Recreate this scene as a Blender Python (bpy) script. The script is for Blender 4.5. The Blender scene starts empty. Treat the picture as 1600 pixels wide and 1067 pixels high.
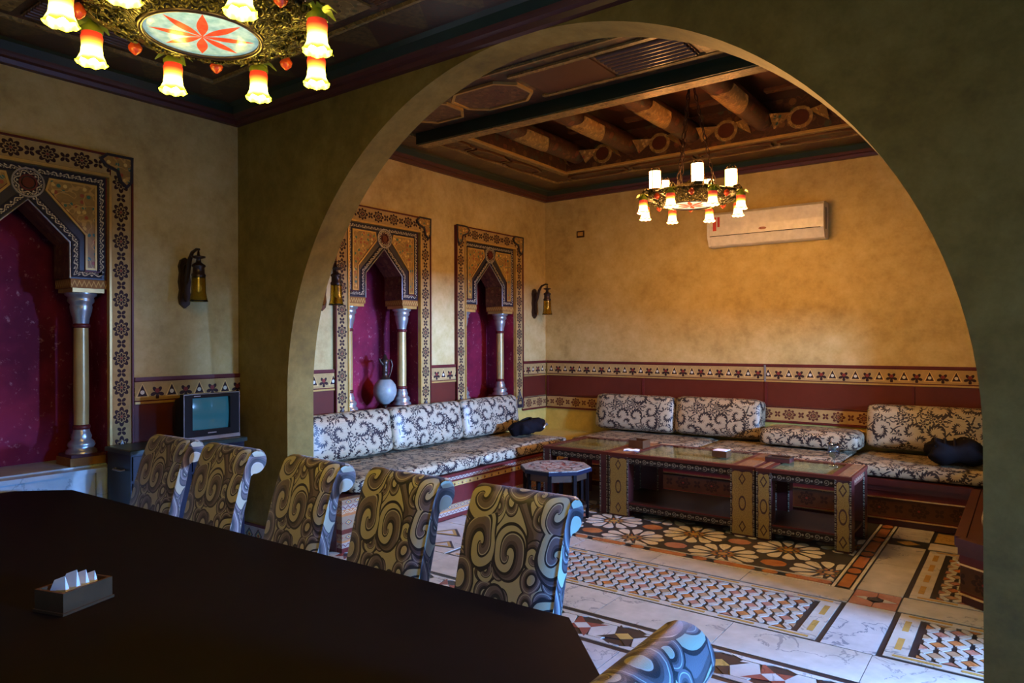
import bpy, bmesh, math, random
from mathutils import Vector, Matrix
random.seed(7)
PI = math.pi
SC = bpy.context.scene
COL = SC.collection

# ---------------------------------------------------------------- camera
cam = bpy.data.cameras.new('camera')
cam.sensor_width = 36.0
cam.lens = 36.0 * 1092.4 / 1600.0
cam.clip_start = 0.02
co = bpy.data.objects.new('camera', cam)
COL.objects.link(co)
YAW, PITCH, ROLL = math.radians(36.414), math.radians(0.023), math.radians(-0.179)
fw = Vector((-math.sin(YAW), math.cos(YAW), math.sin(PITCH))).normalized()
rt0 = Vector((math.cos(YAW), math.sin(YAW), 0))
up0 = rt0.cross(fw)
rt = math.cos(ROLL) * rt0 + math.sin(ROLL) * up0
up = -math.sin(ROLL) * rt0 + math.cos(ROLL) * up0
co.matrix_world = Matrix(((rt.x, up.x, -fw.x, 0), (rt.y, up.y, -fw.y, 0), (rt.z, up.z, -fw.z, 1.6), (0, 0, 0, 1)))
SC.camera = co

# ---------------------------------------------------------------- world, lights, exposure
SC.view_settings.view_transform = 'Standard'
SC.view_settings.look = 'None'
SC.view_settings.gamma = 1.0
SC.view_settings.use_curve_mapping = False
SC.view_settings.exposure = 0.0
w = bpy.data.worlds.new('daylight')
SC.world = w
w.use_nodes = True
w.node_tree.nodes['Background'].inputs[0].default_value = (0.30, 0.55, 1.0, 1)
w.node_tree.nodes['Background'].inputs[1].default_value = 0.2


def area(name, loc, target, sx, sy, col, power):
    L = bpy.data.lights.new(name, 'AREA')
    L.shape = 'RECTANGLE'
    L.size, L.size_y = sx, sy
    L.color = col
    L.energy = power
    o = bpy.data.objects.new(name, L)
    COL.objects.link(o)
    o.location = loc
    d = Vector(target) - Vector(loc)
    o.rotation_euler = d.to_track_quat('-Z', 'Y').to_euler()
    return o


P_REAR, P_FRONT, P_BULB, E_SHADE = 2100.0, 2600.0, 15.5, 22.0
area('daylight_rear', (3.6, 5.6, 1.78), (-4.9, 5.7, 1.40), 1.2, 0.32, (0.21, 0.43, 1.0), P_REAR)
area('daylight_door', (3.6, 3.85, 2.0), (-1.0, 4.1, 0.3), 0.6, 0.5, (0.27, 0.50, 1.0), P_REAR * 0.36)
area('daylight_front', (5.6, 2.65, 2.0), (-3.4, 2.0, 0.6), 1.0, 0.45, (0.09, 0.34, 1.0), P_FRONT)


# ---------------------------------------------------------------- helpers: shapes
class MB:
    def __init__(s):
        s.v, s.f, s.uv, s.sm = [], [], [], []

    def face(s, pts, uvs=None, smooth=False):
        b = len(s.v)
        s.v += [tuple(p) for p in pts]
        s.f.append(list(range(b, b + len(pts))))
        if uvs is None:
            a = Vector(pts[0]); n = Vector((0, 0, 0))
            for i in range(1, len(pts) - 1):
                n += (Vector(pts[i]) - a).cross(Vector(pts[i + 1]) - a)
            ax = max(range(3), key=lambda k: abs(n[k]))
            ij = ((1, 2), (0, 2), (0, 1))[ax]
            uvs = [(p[ij[0]], p[ij[1]]) for p in pts]
        s.uv.append(uvs)
        s.sm.append(smooth)

    def grid(s, rows, uvrows=None, smooth=True, closed=False):
        b = len(s.v)
        n = len(rows[0])
        for r in rows:
            s.v += [tuple(p) for p in r]
        m = n if closed else n - 1
        for i in range(len(rows) - 1):
            for j in range(m):
                k = (j + 1) % n
                s.f.append([b + i * n + j, b + i * n + k, b + (i + 1) * n + k, b + (i + 1) * n + j])
                s.sm.append(smooth)
                if uvrows:
                    s.uv.append([uvrows[i][j], uvrows[i][j + 1], uvrows[i + 1][j + 1], uvrows[i + 1][j]])
                else:
                    pts = [rows[i][j], rows[i][k], rows[i + 1][k], rows[i + 1][j]]
                    a = Vector(pts[0]); nn = (Vector(pts[2]) - a).cross(Vector(pts[3]) - Vector(pts[1]))
                    ax = max(range(3), key=lambda q: abs(nn[q]))
                    ij = ((1, 2), (0, 2), (0, 1))[ax]
                    s.uv.append([(p[ij[0]], p[ij[1]]) for p in pts])
        return s

    def box(s, x0, x1, y0, y1, z0, z1, swap=False):
        P = lambda x, y, z: (x, y, z)
        A = [P(x0, y0, z0), P(x1, y0, z0), P(x1, y1, z0), P(x0, y1, z0), P(x0, y0, z1), P(x1, y0, z1), P(x1, y1, z1), P(x0, y1, z1)]
        for q in ((3, 2, 1, 0), (4, 5, 6, 7), (0, 1, 5, 4), (1, 2, 6, 5), (2, 3, 7, 6), (3, 0, 4, 7)):
            s.face([A[i] for i in q])
            if swap:
                s.uv[-1] = [(b, a) for a, b in s.uv[-1]]
        return s

    def bevbox(s, x0, x1, y0, y1, z0, z1, c):
        # box with chamfered top rim
        s.box(x0, x1, y0, y1, z0, z1 - c)
        a = [(x0, y0), (x1, y0), (x1, y1), (x0, y1)]
        b = [(x0 + c, y0 + c), (x1 - c, y0 + c), (x1 - c, y1 - c), (x0 + c, y1 - c)]
        for i in range(4):
            j = (i + 1) % 4
            s.face([(*a[i], z1 - c), (*a[j], z1 - c), (*b[j], z1), (*b[i], z1)])
        s.face([(*q, z1) for q in b])
        return s

    def prism(s, poly, m, d0, d1, smooth=False):
        """poly (a,b) counter-clockwise; m maps (a,b,depth) to a point"""
        n = len(poly)
        s.face([m(a, b, d1) for a, b in poly])
        s.face([m(a, b, d0) for a, b in reversed(poly)])
        for i in range(n):
            (a0, b0), (a1, b1) = poly[i], poly[(i + 1) % n]
            s.face([m(a0, b0, d0), m(a1, b1, d0), m(a1, b1, d1), m(a0, b0, d1)], smooth=smooth)
        return s

    def lathe(s, prof, n=20, c=(0, 0), smooth=True, wob=None):
        rows = []
        for i, (r, z) in enumerate(prof):
            rows.append([(c[0] + (r + (wob(i, 2 * PI * k / n) if wob else 0)) * math.cos(2 * PI * k / n),
                          c[1] + (r + (wob(i, 2 * PI * k / n) if wob else 0)) * math.sin(2 * PI * k / n), z) for k in range(n)])
        s.grid(rows[::-1] if prof[0][1] > prof[-1][1] else rows, smooth=smooth, closed=True)
        for r, flip in ((rows[0], prof[0][1] < prof[-1][1]), (rows[-1], prof[0][1] > prof[-1][1])):
            if (Vector(r[0]) - Vector(r[n // 2])).length > 1e-3:
                s.face(list(reversed(r)) if flip else r)
        return s

    def tube(s, pts, rad, n=8, smooth=True, caps=True):
        pts = [Vector(p) for p in pts]
        rads = rad if isinstance(rad, (list, tuple)) else [rad] * len(pts)
        rows = []
        prev = None
        for i, p in enumerate(pts):
            t = (pts[min(i + 1, len(pts) - 1)] - pts[max(i - 1, 0)]).normalized()
            if prev is None:
                u = t.orthogonal().normalized()
            else:
                u = (prev - t * prev.dot(t))
                u = u.normalized() if u.length > 1e-5 else t.orthogonal().normalized()
            prev = u
            v = t.cross(u)
            rows.append([tuple(p + (u * math.cos(2 * PI * k / n) + v * math.sin(2 * PI * k / n)) * rads[i]) for k in range(n)])
        s.grid(rows, smooth=smooth, closed=True)
        if caps:
            s.face(list(reversed(rows[0]))); s.face(rows[-1])
        return s

    def ribbon(s, path, w, m, d0, d1, closed=False):
        """flat band of width w along a polyline in a plane, uv: u along, v across"""
        n = len(path)
        L, R, U = [], [], [0]
        for i in range(n):
            p = Vector(path[i])
            a = Vector(path[(i - 1) % n]) if (closed or i) else None
            b = Vector(path[(i + 1) % n]) if (closed or i < n - 1) else None
            d1v = (p - a).normalized() if a is not None else None
            d2v = (b - p).normalized() if b is not None else None
            if d1v is None: d1v = d2v
            if d2v is None: d2v = d1v
            n1, n2 = Vector((-d1v.y, d1v.x)), Vector((-d2v.y, d2v.x))
            mm = (n1 + n2)
            mm = mm.normalized() if mm.length > 1e-4 else n1
            k = 1 / max(0.45, mm.dot(n1))
            L.append(p + mm * k * w / 2); R.append(p - mm * k * w / 2)
            if i: U.append(U[-1] + (Vector(path[i]) - Vector(path[i - 1])).length)
        segs = n if closed else n - 1
        for i in range(segs):
            j = (i + 1) % n
            u0 = U[i]; u1 = U[i] + (Vector(path[j]) - Vector(path[i])).length
            s.face([m(*R[i], d1), m(*R[j], d1), m(*L[j], d1), m(*L[i], d1)], [(u0, -w / 2), (u1, -w / 2), (u1, w / 2), (u0, w / 2)])
            s.face([m(*L[i], d1), m(*L[j], d1), m(*L[j], d0), m(*L[i], d0)])
            s.face([m(*R[j], d1), m(*R[i], d1), m(*R[i], d0), m(*R[j], d0)])
        return s

    def cushion(s, lx, ly, lz, r=0.05, puff=0.25, n=9, axis=2, sag=None, flat=False):
        """rounded, puffed box centred on 0; axis = thin direction"""
        h = [lx / 2, ly / 2, lz / 2]
        def pt(a):
            p = []
            for k in range(3):
                p.append(a[k] * h[k])
            q = Vector([max(-h[k] + r, min(h[k] - r, p[k])) for k in range(3)])
            d = Vector(p) - q
            # spread corner
            if d.length > 1e-9:
                d = d.normalized() * r if d.length > r * 0.5 else d
            v = q + d
            o = [k for k in range(3) if k != axis]
            f = (1 - (a[o[0]]) ** 4) * (1 - (a[o[1]]) ** 4)
            v[axis] *= 1 + (puff * f if (v[axis] > 0 or not flat) else 0)
            if sag: v = Vector(sag(v))
            return tuple(v)
        ts = [-1 + 2 * i / n for i in range(n + 1)]
        ts = [math.copysign(abs(t) ** 0.8, t) for t in ts]
        for ax in range(3):
            o = [k for k in range(3) if k != ax]
            for sg in (-1, 1):
                rows, uvr = [], []
                for a in ts:
                    row, ur = [], []
                    for b in ts:
                        c = [0, 0, 0]
                        c[o[0]], c[o[1]], c[ax] = a, b, sg
                        row.append(pt(c)); ur.append((a * h[o[0]] + ax * .37, b * h[o[1]] + ax * .21))
                    rows.append(row); uvr.append(ur)
                flip = (sg > 0) == (ax != 1)
                if flip:
                    rows = [list(x) for x in zip(*rows)]; uvr = [list(x) for x in zip(*uvr)]
                    rows = rows; uvr = uvr
                    rows = [r_[::-1] for r_ in rows][::-1]; uvr = [r_[::-1] for r_ in uvr][::-1]
                s.grid(rows, uvr)
        return s

    def xf(s, M, start=0):
        for i in range(start, len(s.v)):
            s.v[i] = tuple(M @ Vector(s.v[i]))
        return s

    def mesh(s, name, mat, weld=False):
        me = bpy.data.meshes.new(name)
        me.from_pydata(s.v, [], s.f)
        ul = me.uv_layers.new(name='UVMap')
        k = 0
        for uvs in s.uv:
            for q in uvs:
                ul.data[k].uv = q
                k += 1
        me.polygons.foreach_set('use_smooth', s.sm)
        if weld:
            bm = bmesh.new(); bm.from_mesh(me)
            bmesh.ops.remove_doubles(bm, verts=bm.verts, dist=0.0004)
            bm.to_mesh(me); bm.free()
        if mat: me.materials.append(mat)
        me.update()
        return me


def link(name, me, parent=None, loc=(0, 0, 0), rot=(0, 0, 0), scale=(1, 1, 1)):
    o = bpy.data.objects.new(name, me)
    COL.objects.link(o)
    if parent: o.parent = parent
    o.location = loc; o.rotation_euler = rot; o.scale = scale
    return o


def part(name, mb, mat, parent, weld=False, **k):
    return link(name, mb.mesh(name, mat, weld), parent, **k)


def struct(name, mb, mat, parent=None, **k):
    o = part(name, mb, mat, parent, **k)
    if not parent: o['kind'] = 'structure'
    return o


def tag(o, label, cat, group=None):
    o['label'] = label; o['category'] = cat
    if group: o['group'] = group
    return o


def thing(name, label, cat, loc=(0, 0, 0), rz=0.0, group=None):
    o = bpy.data.objects.new(name, None)
    COL.objects.link(o)
    o.empty_display_size = 0.1
    o.location = loc; o.rotation_euler = (0, 0, rz)
    return tag(o, label, cat, group)


def dup(root, loc, rz=None, label=None, group=None):
    r = root.copy(); COL.objects.link(r); r.location = loc
    if rz is not None: r.rotation_euler = (0, 0, rz)
    if label: r['label'] = label
    if group: r['group'] = group
    for ch in list(root.children):
        c = ch.copy(); COL.objects.link(c); c.parent = r
        for g in list(ch.children):
            d = g.copy(); COL.objects.link(d); d.parent = c
    return r


XYZ = lambda a, b, d: (a, b, d)           # polygon in plan, depth = z
WALLL = lambda a, b, d: (d, a, b)         # polygon (y,z) on left wall, depth = +x
WALLB = lambda a, b, d: (a, -d, b)        # polygon (x,z) facing -y, depth = towards -y


# ---------------------------------------------------------------- helpers: node materials
class V:
    def __init__(s, g, k): s.g, s.k = g, k
    def _b(s, op, o, r=False): return s.g.m(op, o, s) if r else s.g.m(op, s, o)
    def __add__(s, o): return s._b('ADD', o)
    def __radd__(s, o): return s._b('ADD', o)
    def __sub__(s, o): return s._b('SUBTRACT', o)
    def __rsub__(s, o): return s._b('SUBTRACT', o, True)
    def __mul__(s, o): return s._b('MULTIPLY', o)
    def __rmul__(s, o): return s._b('MULTIPLY', o)
    def __truediv__(s, o): return s._b('DIVIDE', o)
    def __lt__(s, o): return s._b('LESS_THAN', o)
    def __gt__(s, o): return s._b('GREATER_THAN', o)


class G:
    def __init__(s, name, rough=0.5, metal=0.0, spec=None, coat=0.0):
        s.mat = bpy.data.materials.new(name)
        s.mat.use_nodes = True
        s.t = s.mat.node_tree
        s.b = s.t.nodes['Principled BSDF']
        s.set('Roughness', rough); s.set('Metallic', metal)
        if spec is not None: s.set('Specular IOR Level', spec)
        if coat: s.set('Coat Weight', coat); s.set('Coat Roughness', 0.12)
    def set(s, k, v):
        if isinstance(v, V): s.t.links.new(v.k, s.b.inputs[k])
        else: s.b.inputs[k].default_value = (*v, 1) if isinstance(v, tuple) and len(v) == 3 else v
        return s
    def node(s, ty, **k):
        n = s.t.nodes.new(ty)
        for a, b in k.items(): setattr(n, a, b)
        return n
    def plug(s, inp, v):
        if isinstance(v, V): s.t.links.new(v.k, inp)
        elif isinstance(v, tuple) and len(v) == 3 and len(inp.default_value) == 4: inp.default_value = (*v, 1)
        else: inp.default_value = v
    def m(s, op, a, b=None, c=None):
        n = s.node('ShaderNodeMath', operation=op)
        for i, q in enumerate((a, b, c)):
            if q is not None: s.plug(n.inputs[i], q)
        return V(s, n.outputs[0])
    def sin(s, a): return s.m('SINE', a)
    def cos(s, a): return s.m('COSINE', a)
    def abs(s, a): return s.m('ABSOLUTE', a)
    def fr(s, a): return s.m('FRACT', a)
    def mx(s, a, b): return s.m('MAXIMUM', a, b)
    def mn(s, a, b): return s.m('MINIMUM', a, b)
    def at(s, y, x): return s.m('ARCTAN2', y, x)
    def ln(s, x, y): return s.m('SQRT', x * x + y * y)
    def sep(s, sock):
        n = s.node('ShaderNodeSeparateXYZ'); s.t.links.new(sock, n.inputs[0])
        return [V(s, o) for o in n.outputs]
    def xyz(s, x, y, z=0.0):
        n = s.node('ShaderNodeCombineXYZ')
        for i, q in enumerate((x, y, z)): s.plug(n.inputs[i], q)
        return V(s, n.outputs[0])
    def uv(s):
        n = s.node('ShaderNodeUVMap'); n.uv_map = 'UVMap'
        return s.sep(n.outputs[0])[:2]
    def pos(s):
        n = s.node('ShaderNodeNewGeometry'); return V(s, n.outputs['Position'])
    def obj(s):
        n = s.node('ShaderNodeTexCoord'); return V(s, n.outputs['Object'])
    def rnd(s):
        n = s.node('ShaderNodeObjectInfo'); return V(s, n.outputs['Random'])
    def noise(s, vec, scale, detail=4, rough=0.55, dist=0.0):
        n = s.node('ShaderNodeTexNoise')
        s.plug(n.inputs['Vector'], vec)
        n.inputs['Scale'].default_value = scale; n.inputs['Detail'].default_value = detail
        n.inputs['Roughness'].default_value = rough; n.inputs['Distortion'].default_value = dist
        return V(s, n.outputs['Fac'])
    def noise_col(s, vec, scale):
        n = s.node('ShaderNodeTexNoise')
        s.plug(n.inputs['Vector'], vec)
        n.inputs['Scale'].default_value = scale; n.inputs['Detail'].default_value = 1.0
        return V(s, n.outputs['Color'])
    def vor(s, vec, scale, rand=1.0, feature='F1'):
        n = s.node('ShaderNodeTexVoronoi', voronoi_dimensions='2D', feature=feature)
        s.plug(n.inputs['Vector'], vec)
        n.inputs['Scale'].default_value = scale; n.inputs['Randomness'].default_value = rand
        return n
    def mix(s, f, a, b):
        n = s.node('ShaderNodeMix', data_type='RGBA')
        s.plug(n.inputs['Factor'], f)
        s.plug(n.inputs[6], a); s.plug(n.inputs[7], b)
        return V(s, n.outputs[2])
    def ramp(s, f, stops, const=False):
        n = s.node('ShaderNodeValToRGB')
        s.plug(n.inputs[0], f)
        e = n.color_ramp.elements
        if const: n.color_ramp.interpolation = 'CONSTANT'
        while len(e) < len(stops): e.new(0.5)
        for k, (p, c) in zip(e, stops): k.position = p; k.color = (*c, 1)
        return V(s, n.outputs[0])
    def bump(s, h, strength=0.3, dist=0.01):
        n = s.node('ShaderNodeBump')
        n.inputs['Strength'].default_value = strength; n.inputs['Distance'].default_value = dist
        s.plug(n.inputs['Height'], h)
        s.t.links.new(n.outputs[0], s.b.inputs['Normal'])
        return s
    def done(s, col=None, alpha=None):
        if col is not None: s.set('Base Color', col)
        return s.mat


def plain(name, col, rough=0.5, metal=0.0, var=0.12, scale=14.0, **k):
    g = G(name, rough, metal, **k)
    f = g.noise(g.obj(), scale, 3)
    lo = tuple(c * (1 - var) for c in col); hi = tuple(min(1, c * (1 + var)) for c in col)
    return g.done(g.ramp(f, [(0.3, lo), (0.7, hi)]))


def emis(name, col, strength):
    g = G(name, 0.4)
    g.set('Base Color', col); g.set('Emission Color', col); g.set('Emission Strength', strength)
    return g.mat


def plaster(name, a, b, c):
    g = G(name, 0.62)
    p = g.pos()
    f = g.noise(p, 1.3, 5, 0.6, 0.6); f2 = g.noise(p, 9, 6, 0.65); f3 = g.noise(p, 40, 3)
    h = f * 0.5 + f2 * 0.4 + f3 * 0.1
    g.bump(f2 * 0.7 + f3 * 0.3, 0.18, 0.006)
    return g.done(g.ramp(h, [(0.34, a), (0.5, b), (0.66, c)]))


def marble(name, a, b, vein, rough=0.22):
    g = G(name, rough)
    n = g.node('ShaderNodeVectorMath', operation='ADD')
    p = g.pos()
    g.t.links.new(p.k, n.inputs[0])
    r = g.rnd() * 9.0
    g.t.links.new(g.xyz(r, r * 1.7, 0.0).k, n.inputs[1])
    q = V(g, n.outputs[0])
    f = g.noise(q, 3.0, 5, 0.6, 1.2)
    v = g.abs(f - 0.5) < 0.012
    soft = g.noise(q, 7.0, 4)
    base = g.ramp(soft, [(0.3, a), (0.7, b)])
    gate = (g.noise(q, 2.0, 2) > 0.52) * v * 0.7
    return g.done(g.mix(gate, base, vein))


M = {}
M['plaster'] = plaster('ochre_plaster', (0.36, 0.25, 0.075), (0.53, 0.395, 0.145), (0.65, 0.52, 0.24))
M['plaster_low'] = plaster('yellow_plaster', (0.44, 0.32, 0.07), (0.58, 0.44, 0.10), (0.66, 0.52, 0.15))
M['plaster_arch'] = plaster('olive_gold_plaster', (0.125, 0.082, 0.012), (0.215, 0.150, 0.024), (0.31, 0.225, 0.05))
M['white'] = plain('white_plastic', (0.74, 0.72, 0.70), 0.28)
M['black_wood'] = plain('near_black_wood', (0.007, 0.004, 0.004), 0.6, spec=0.05)
M['dark_wood'] = plain('dark_brown_wood', (0.045, 0.02, 0.01), 0.4)
M['maroon'] = plain('maroon_paint', (0.11, 0.015, 0.013), 0.42, spec=0.3)
M['maroon_dark'] = plain('dark_maroon_paint', (0.07, 0.014, 0.012), 0.35)
M['red_panel'] = plain('red_brown_panel', (0.105, 0.018, 0.009), 0.42, scale=4, spec=0.3)
M['gold'] = plain('gold_paint', (0.50, 0.31, 0.08), 0.35, 0.3)
M['gold_strip'] = plain('polished_gilt_strip', (0.85, 0.58, 0.25), 0.2, 0.9)
M['silver'] = plain('silver_paint', (0.36, 0.345, 0.33), 0.3, 0.65)
M['column'] = plain('gilded_column_shaft', (0.44, 0.29, 0.10), 0.32, 0.2, scale=8)
M['navy'] = plain('navy_black_paint', (0.018, 0.016, 0.026), 0.4)
M['bronze'] = plain('dark_bronze', (0.05, 0.030, 0.022), 0.35, 0.6)
def brass():
    g = G('aged_olive_brass', 0.34, 0.65)
    v = g.vor(g.obj(), 30, 0.9)
    r = V(g, v.outputs['Distance'])
    n = g.noise(g.obj(), 45, 4)
    g.bump(g.sin(r * 16.0) * 0.6 + n * 0.5, 0.9, 0.012)
    return g.done(g.ramp(n, [(0.3, (0.030, 0.024, 0.007)), (0.7, (0.13, 0.105, 0.030))]))


M['brass'] = brass()
M['leaf'] = plain('green_gilt_leaf', (0.30, 0.36, 0.04), 0.35, 0.4)
M['black'] = plain('black_plastic', (0.006, 0.006, 0.007), 0.5, spec=0.15)
M['grout'] = plain('black_marble_grout', (0.018, 0.02, 0.026), 0.3)
M['slate'] = plain('slate_ground', (0.045, 0.045, 0.045), 0.35)
M['marble'] = marble('white_marble', (0.47, 0.47, 0.45), (0.62, 0.62, 0.60), (0.25, 0.26, 0.28))
M['marble_blue'] = marble('blue_veined_marble', (0.46, 0.50, 0.56), (0.62, 0.66, 0.72), (0.14, 0.18, 0.26))
M['petal'] = marble('cream_stone', (0.66, 0.65, 0.56), (0.78, 0.76, 0.66), (0.5, 0.45, 0.3))
M['orange'] = marble('orange_stone', (0.40, 0.145, 0.05), (0.56, 0.24, 0.09), (0.3, 0.1, 0.05))
M['ochre'] = marble('ochre_stone', (0.42, 0.27, 0.07), (0.56, 0.36, 0.11), (0.3, 0.2, 0.05))
M['pink'] = marble('rose_stone', (0.38, 0.16, 0.12), (0.52, 0.28, 0.22), (0.3, 0.1, 0.08))
M['tan'] = marble('tan_stone', (0.38, 0.24, 0.15), (0.50, 0.34, 0.22), (0.3, 0.2, 0.1))
M['redstone'] = marble('dark_red_stone', (0.20, 0.05, 0.04), (0.32, 0.09, 0.07), (0.12, 0.03, 0.03))
M['skirting'] = marble('grey_violet_marble', (0.26, 0.22, 0.22), (0.36, 0.31, 0.30), (0.1, 0.05, 0.06))
M['glass'] = None


def crimson():
    g = G('crimson_mottled_plaster', 0.75, spec=0.15)
    p = g.pos()
    f = g.noise(p, 2.2, 4); f2 = g.noise(p, 22, 5, 0.7)
    base = g.ramp(f, [(0.35, (0.10, 0.006, 0.022)), (0.65, (0.26, 0.016, 0.045))])
    fl = g.m('SMOOTH_MIN', (f2 - 0.60) * 9.0, 1.0, 0.1)
    fl = g.mx(fl, 0.0) * 0.45
    return g.done(g.mix(fl, base, (0.62, 0.30, 0.30)))


def band(name, width, period, ground, dark, kind='medallion', edge=(0.09, 0.012, 0.010), accent=(0.20, 0.03, 0.02), rough=0.6):
    """painted ornamental band: u along the strip, v across it, centred on v=0"""
    g = G(name, rough, spec=0.2)
    u, v = g.uv()
    hw = width / 2
    def loc(off): return (g.fr(u / period + off) - 0.5) * period
    tone = g.noise(g.xyz(u, v), 18, 3)
    col = g.ramp(tone, [(0.3, tuple(c * 0.8 for c in ground)), (0.7, ground)])
    if kind == 'medallion':
        a = loc(0.0); r = g.ln(a * 0.82, v); th = g.at(v, a)
        R = hw * 0.76
        c4 = g.abs(g.cos(th * 4.0)); s4 = g.abs(g.sin(th * 4.0))
        petal = (r < (c4 * 0.36 + 0.64) * R) * (r > R * 0.16) * (c4 * r > R * 0.055)
        petal = petal * (1.0 - (g.abs(r - (c4 * 0.22 + 0.36) * R) < R * 0.055))
        b = loc(0.5); r2 = g.ln(b * 1.1, v); th2 = g.at(v, b)
        mot = (r2 < (g.abs(g.sin(th2 * 2.0)) * 0.55 + 0.12) * R) * (g.abs(g.sin(th2 * 2.0)) * r2 > R * 0.05)
        mask = g.mx(petal, mot)
        col = g.mix(mask, col, dark)
        col = g.mix((r < R * 0.13) * 1.0, col, accent)
    elif kind == 'spade':
        a = loc(0.0); r = g.ln(a, v + hw * 0.25)
        spade = (g.abs(a) < (hw * 0.62 - v) * 0.42) * (v > -hw * 0.5)
        pale = (g.ln(a, v + hw * 0.12) < hw * 0.2)
        tri_o = (g.abs(a) < (hw * 0.75 - v) * 0.5) * (v > -hw * 0.6)
        b = loc(0.5); r2 = g.ln(b, v); th2 = g.at(v + hw * 0.2, b)
        fl = g.ln(b, v + hw * 0.2) < (g.abs(g.cos(th2 * 2.5 + 0.78)) * 0.50 + 0.18) * hw
        col = g.mix(tri_o, col, tuple(min(1, c * 1.5) for c in ground))
        col = g.mix(spade, col, dark); col = g.mix(pale, col, (0.6, 0.55, 0.42))
        col = g.mix(fl, col, dark)
        col = g.mix(g.ln(b, v) < hw * 0.22, col, accent)
    elif kind == 'vine':
        s_ = g.sin(u * (2 * PI / period))
        line = g.abs(v - s_ * hw * 0.42) < hw * 0.13
        a = loc(0.25); b = loc(0.75)
        dots = g.mx(g.ln(a, v + hw * 0.25) < hw * 0.22, g.ln(b, v - hw * 0.25) < hw * 0.22)
        c2 = g.abs(v + g.cos(u * (4 * PI / period)) * hw * 0.5) < hw * 0.07
        col = g.mix(g.mx(g.mx(line, dots), c2), col, dark)
    elif kind == 'zig':
        z = g.abs(loc(0.0)) / period * 4.0 - 1.0
        line = g.abs(v - z * hw * 0.6) < hw * 0.22
        col = g.mix(line, col, dark)
    elif kind == 'carve':
        a = loc(0.0); r = g.ln(a, v); th = g.at(v, a)
        sp = g.fr(th / (2 * PI) + r * (1.6 / hw))
        mask = (sp < 0.45) * (r < hw * 0.9)
        b = loc(0.5)
        mask = g.mx(mask, g.ln(b, v) < hw * 0.35)
        col = g.mix(mask, col, dark)
        g.bump(mask * 1.0, 0.5, 0.004)
    elif kind == 'diamond':
        a = loc(0.0)
        dd = g.abs(a) / (period * 0.42) + g.abs(v) / (hw * 0.72)
        col = g.mix(dd < 1.0, col, dark)
        col = g.mix(dd < 0.78, col, (0.10, 0.19, 0.16)); col = g.mix(dd < 0.5, col, (0.55, 0.33, 0.10)); col = g.mix(dd < 0.25, col, accent)
    if edge:
        e1 = g.abs(v) > hw * 0.80
        e2 = g.abs(v) > hw * 0.90
        col = g.mix(e1, col, dark); col = g.mix((g.abs(g.abs(v) - hw * 0.845) < hw * 0.03), col, tuple(min(1, c * 1.3) for c in ground)); col = g.mix(e2, col, edge)
    return g.done(col)


TAN = (0.44, 0.29, 0.105)
DK = (0.028, 0.010, 0.010)
M['crimson'] = crimson()
M['frame_band'] = band('gilded_medallion_border', 0.15, 0.205, TAN, DK)
M['frieze'] = band('gilded_leaf_frieze', 0.15, 0.215, TAN, DK, 'spade')
M['low_band'] = band('gilded_medallion_frieze', 0.15, 0.24, TAN, (0.09, 0.02, 0.012))
M['vine'] = band('pale_vine_on_navy', 0.05, 0.075, (0.018, 0.016, 0.028), (0.52, 0.44, 0.28), 'vine', edge=None)
M['zig'] = band('gold_zigzag', 0.06, 0.03, (0.30, 0.13, 0.03), (0.55, 0.34, 0.09), 'zig', edge=None)
M['carve'] = band('pale_carved_scroll', 0.05, 0.07, (0.03, 0.018, 0.015), (0.30, 0.26, 0.19), 'carve', edge=None)
M['carve_red'] = band('red_carved_scroll', 0.06, 0.07, (0.10, 0.02, 0.014), (0.30, 0.16, 0.09), 'carve', edge=None)
M['bench_pat'] = band('brown_carved_bench_panel', 0.17, 0.30, (0.085, 0.035, 0.014), (0.035, 0.014, 0.008), 'medallion')
M['bench_white'] = band('white_dotted_bench_band', 0.035, 0.05, (0.36, 0.29, 0.23), (0.13, 0.03, 0.04), 'zig', edge=None)
M['bench_gold'] = band('gilded_leaf_bench_band', 0.045, 0.11, (0.46, 0.30, 0.09), DK, 'spade', edge=None)
M['bench_mosaic'] = band('coloured_mosaic_bench_band', 0.06, 0.09, (0.30, 0.20, 0.12), (0.25, 0.04, 0.02), 'diamond', edge=None)
M['bench_orange'] = band('orange_painted_bench_band', 0.05, 0.08, (0.46, 0.16, 0.05), (0.5, 0.4, 0.25), 'vine', edge=None)
M['skirt_band'] = band('marble_mosaic_skirting', 0.15, 0.12, (0.40, 0.36, 0.34), (0.12, 0.04, 0.05), 'diamond', edge=(0.12, 0.03, 0.03))


def field(name, ground, cols, scale=26):
    g = G(name, 0.42)
    u, v = g.uv()
    q = g.xyz(u, v)
    n1 = g.noise(q, 9, 3, 0.5, 1.5)
    base = g.ramp(n1, [(0.35, tuple(c * 0.7 for c in ground)), (0.65, ground)])
    vo = g.vor(q, scale, 0.9)
    d = V(g, vo.outputs['Distance']); c = g.sep(vo.outputs['Color'])
    pick = g.ramp(c[0], [(0.0, cols[0]), (0.34, cols[1]), (0.67, cols[2])], True)
    on = (d < 0.33) * (c[1] > 0.45)
    base = g.mix(on, base, pick)
    stems = g.abs(g.noise(q, 12, 1) - 0.5) < 0.02
    base = g.mix(stems * 0.8, base, tuple(min(1, k * 1.5) for k in ground))
    return g.done(base)


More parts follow.
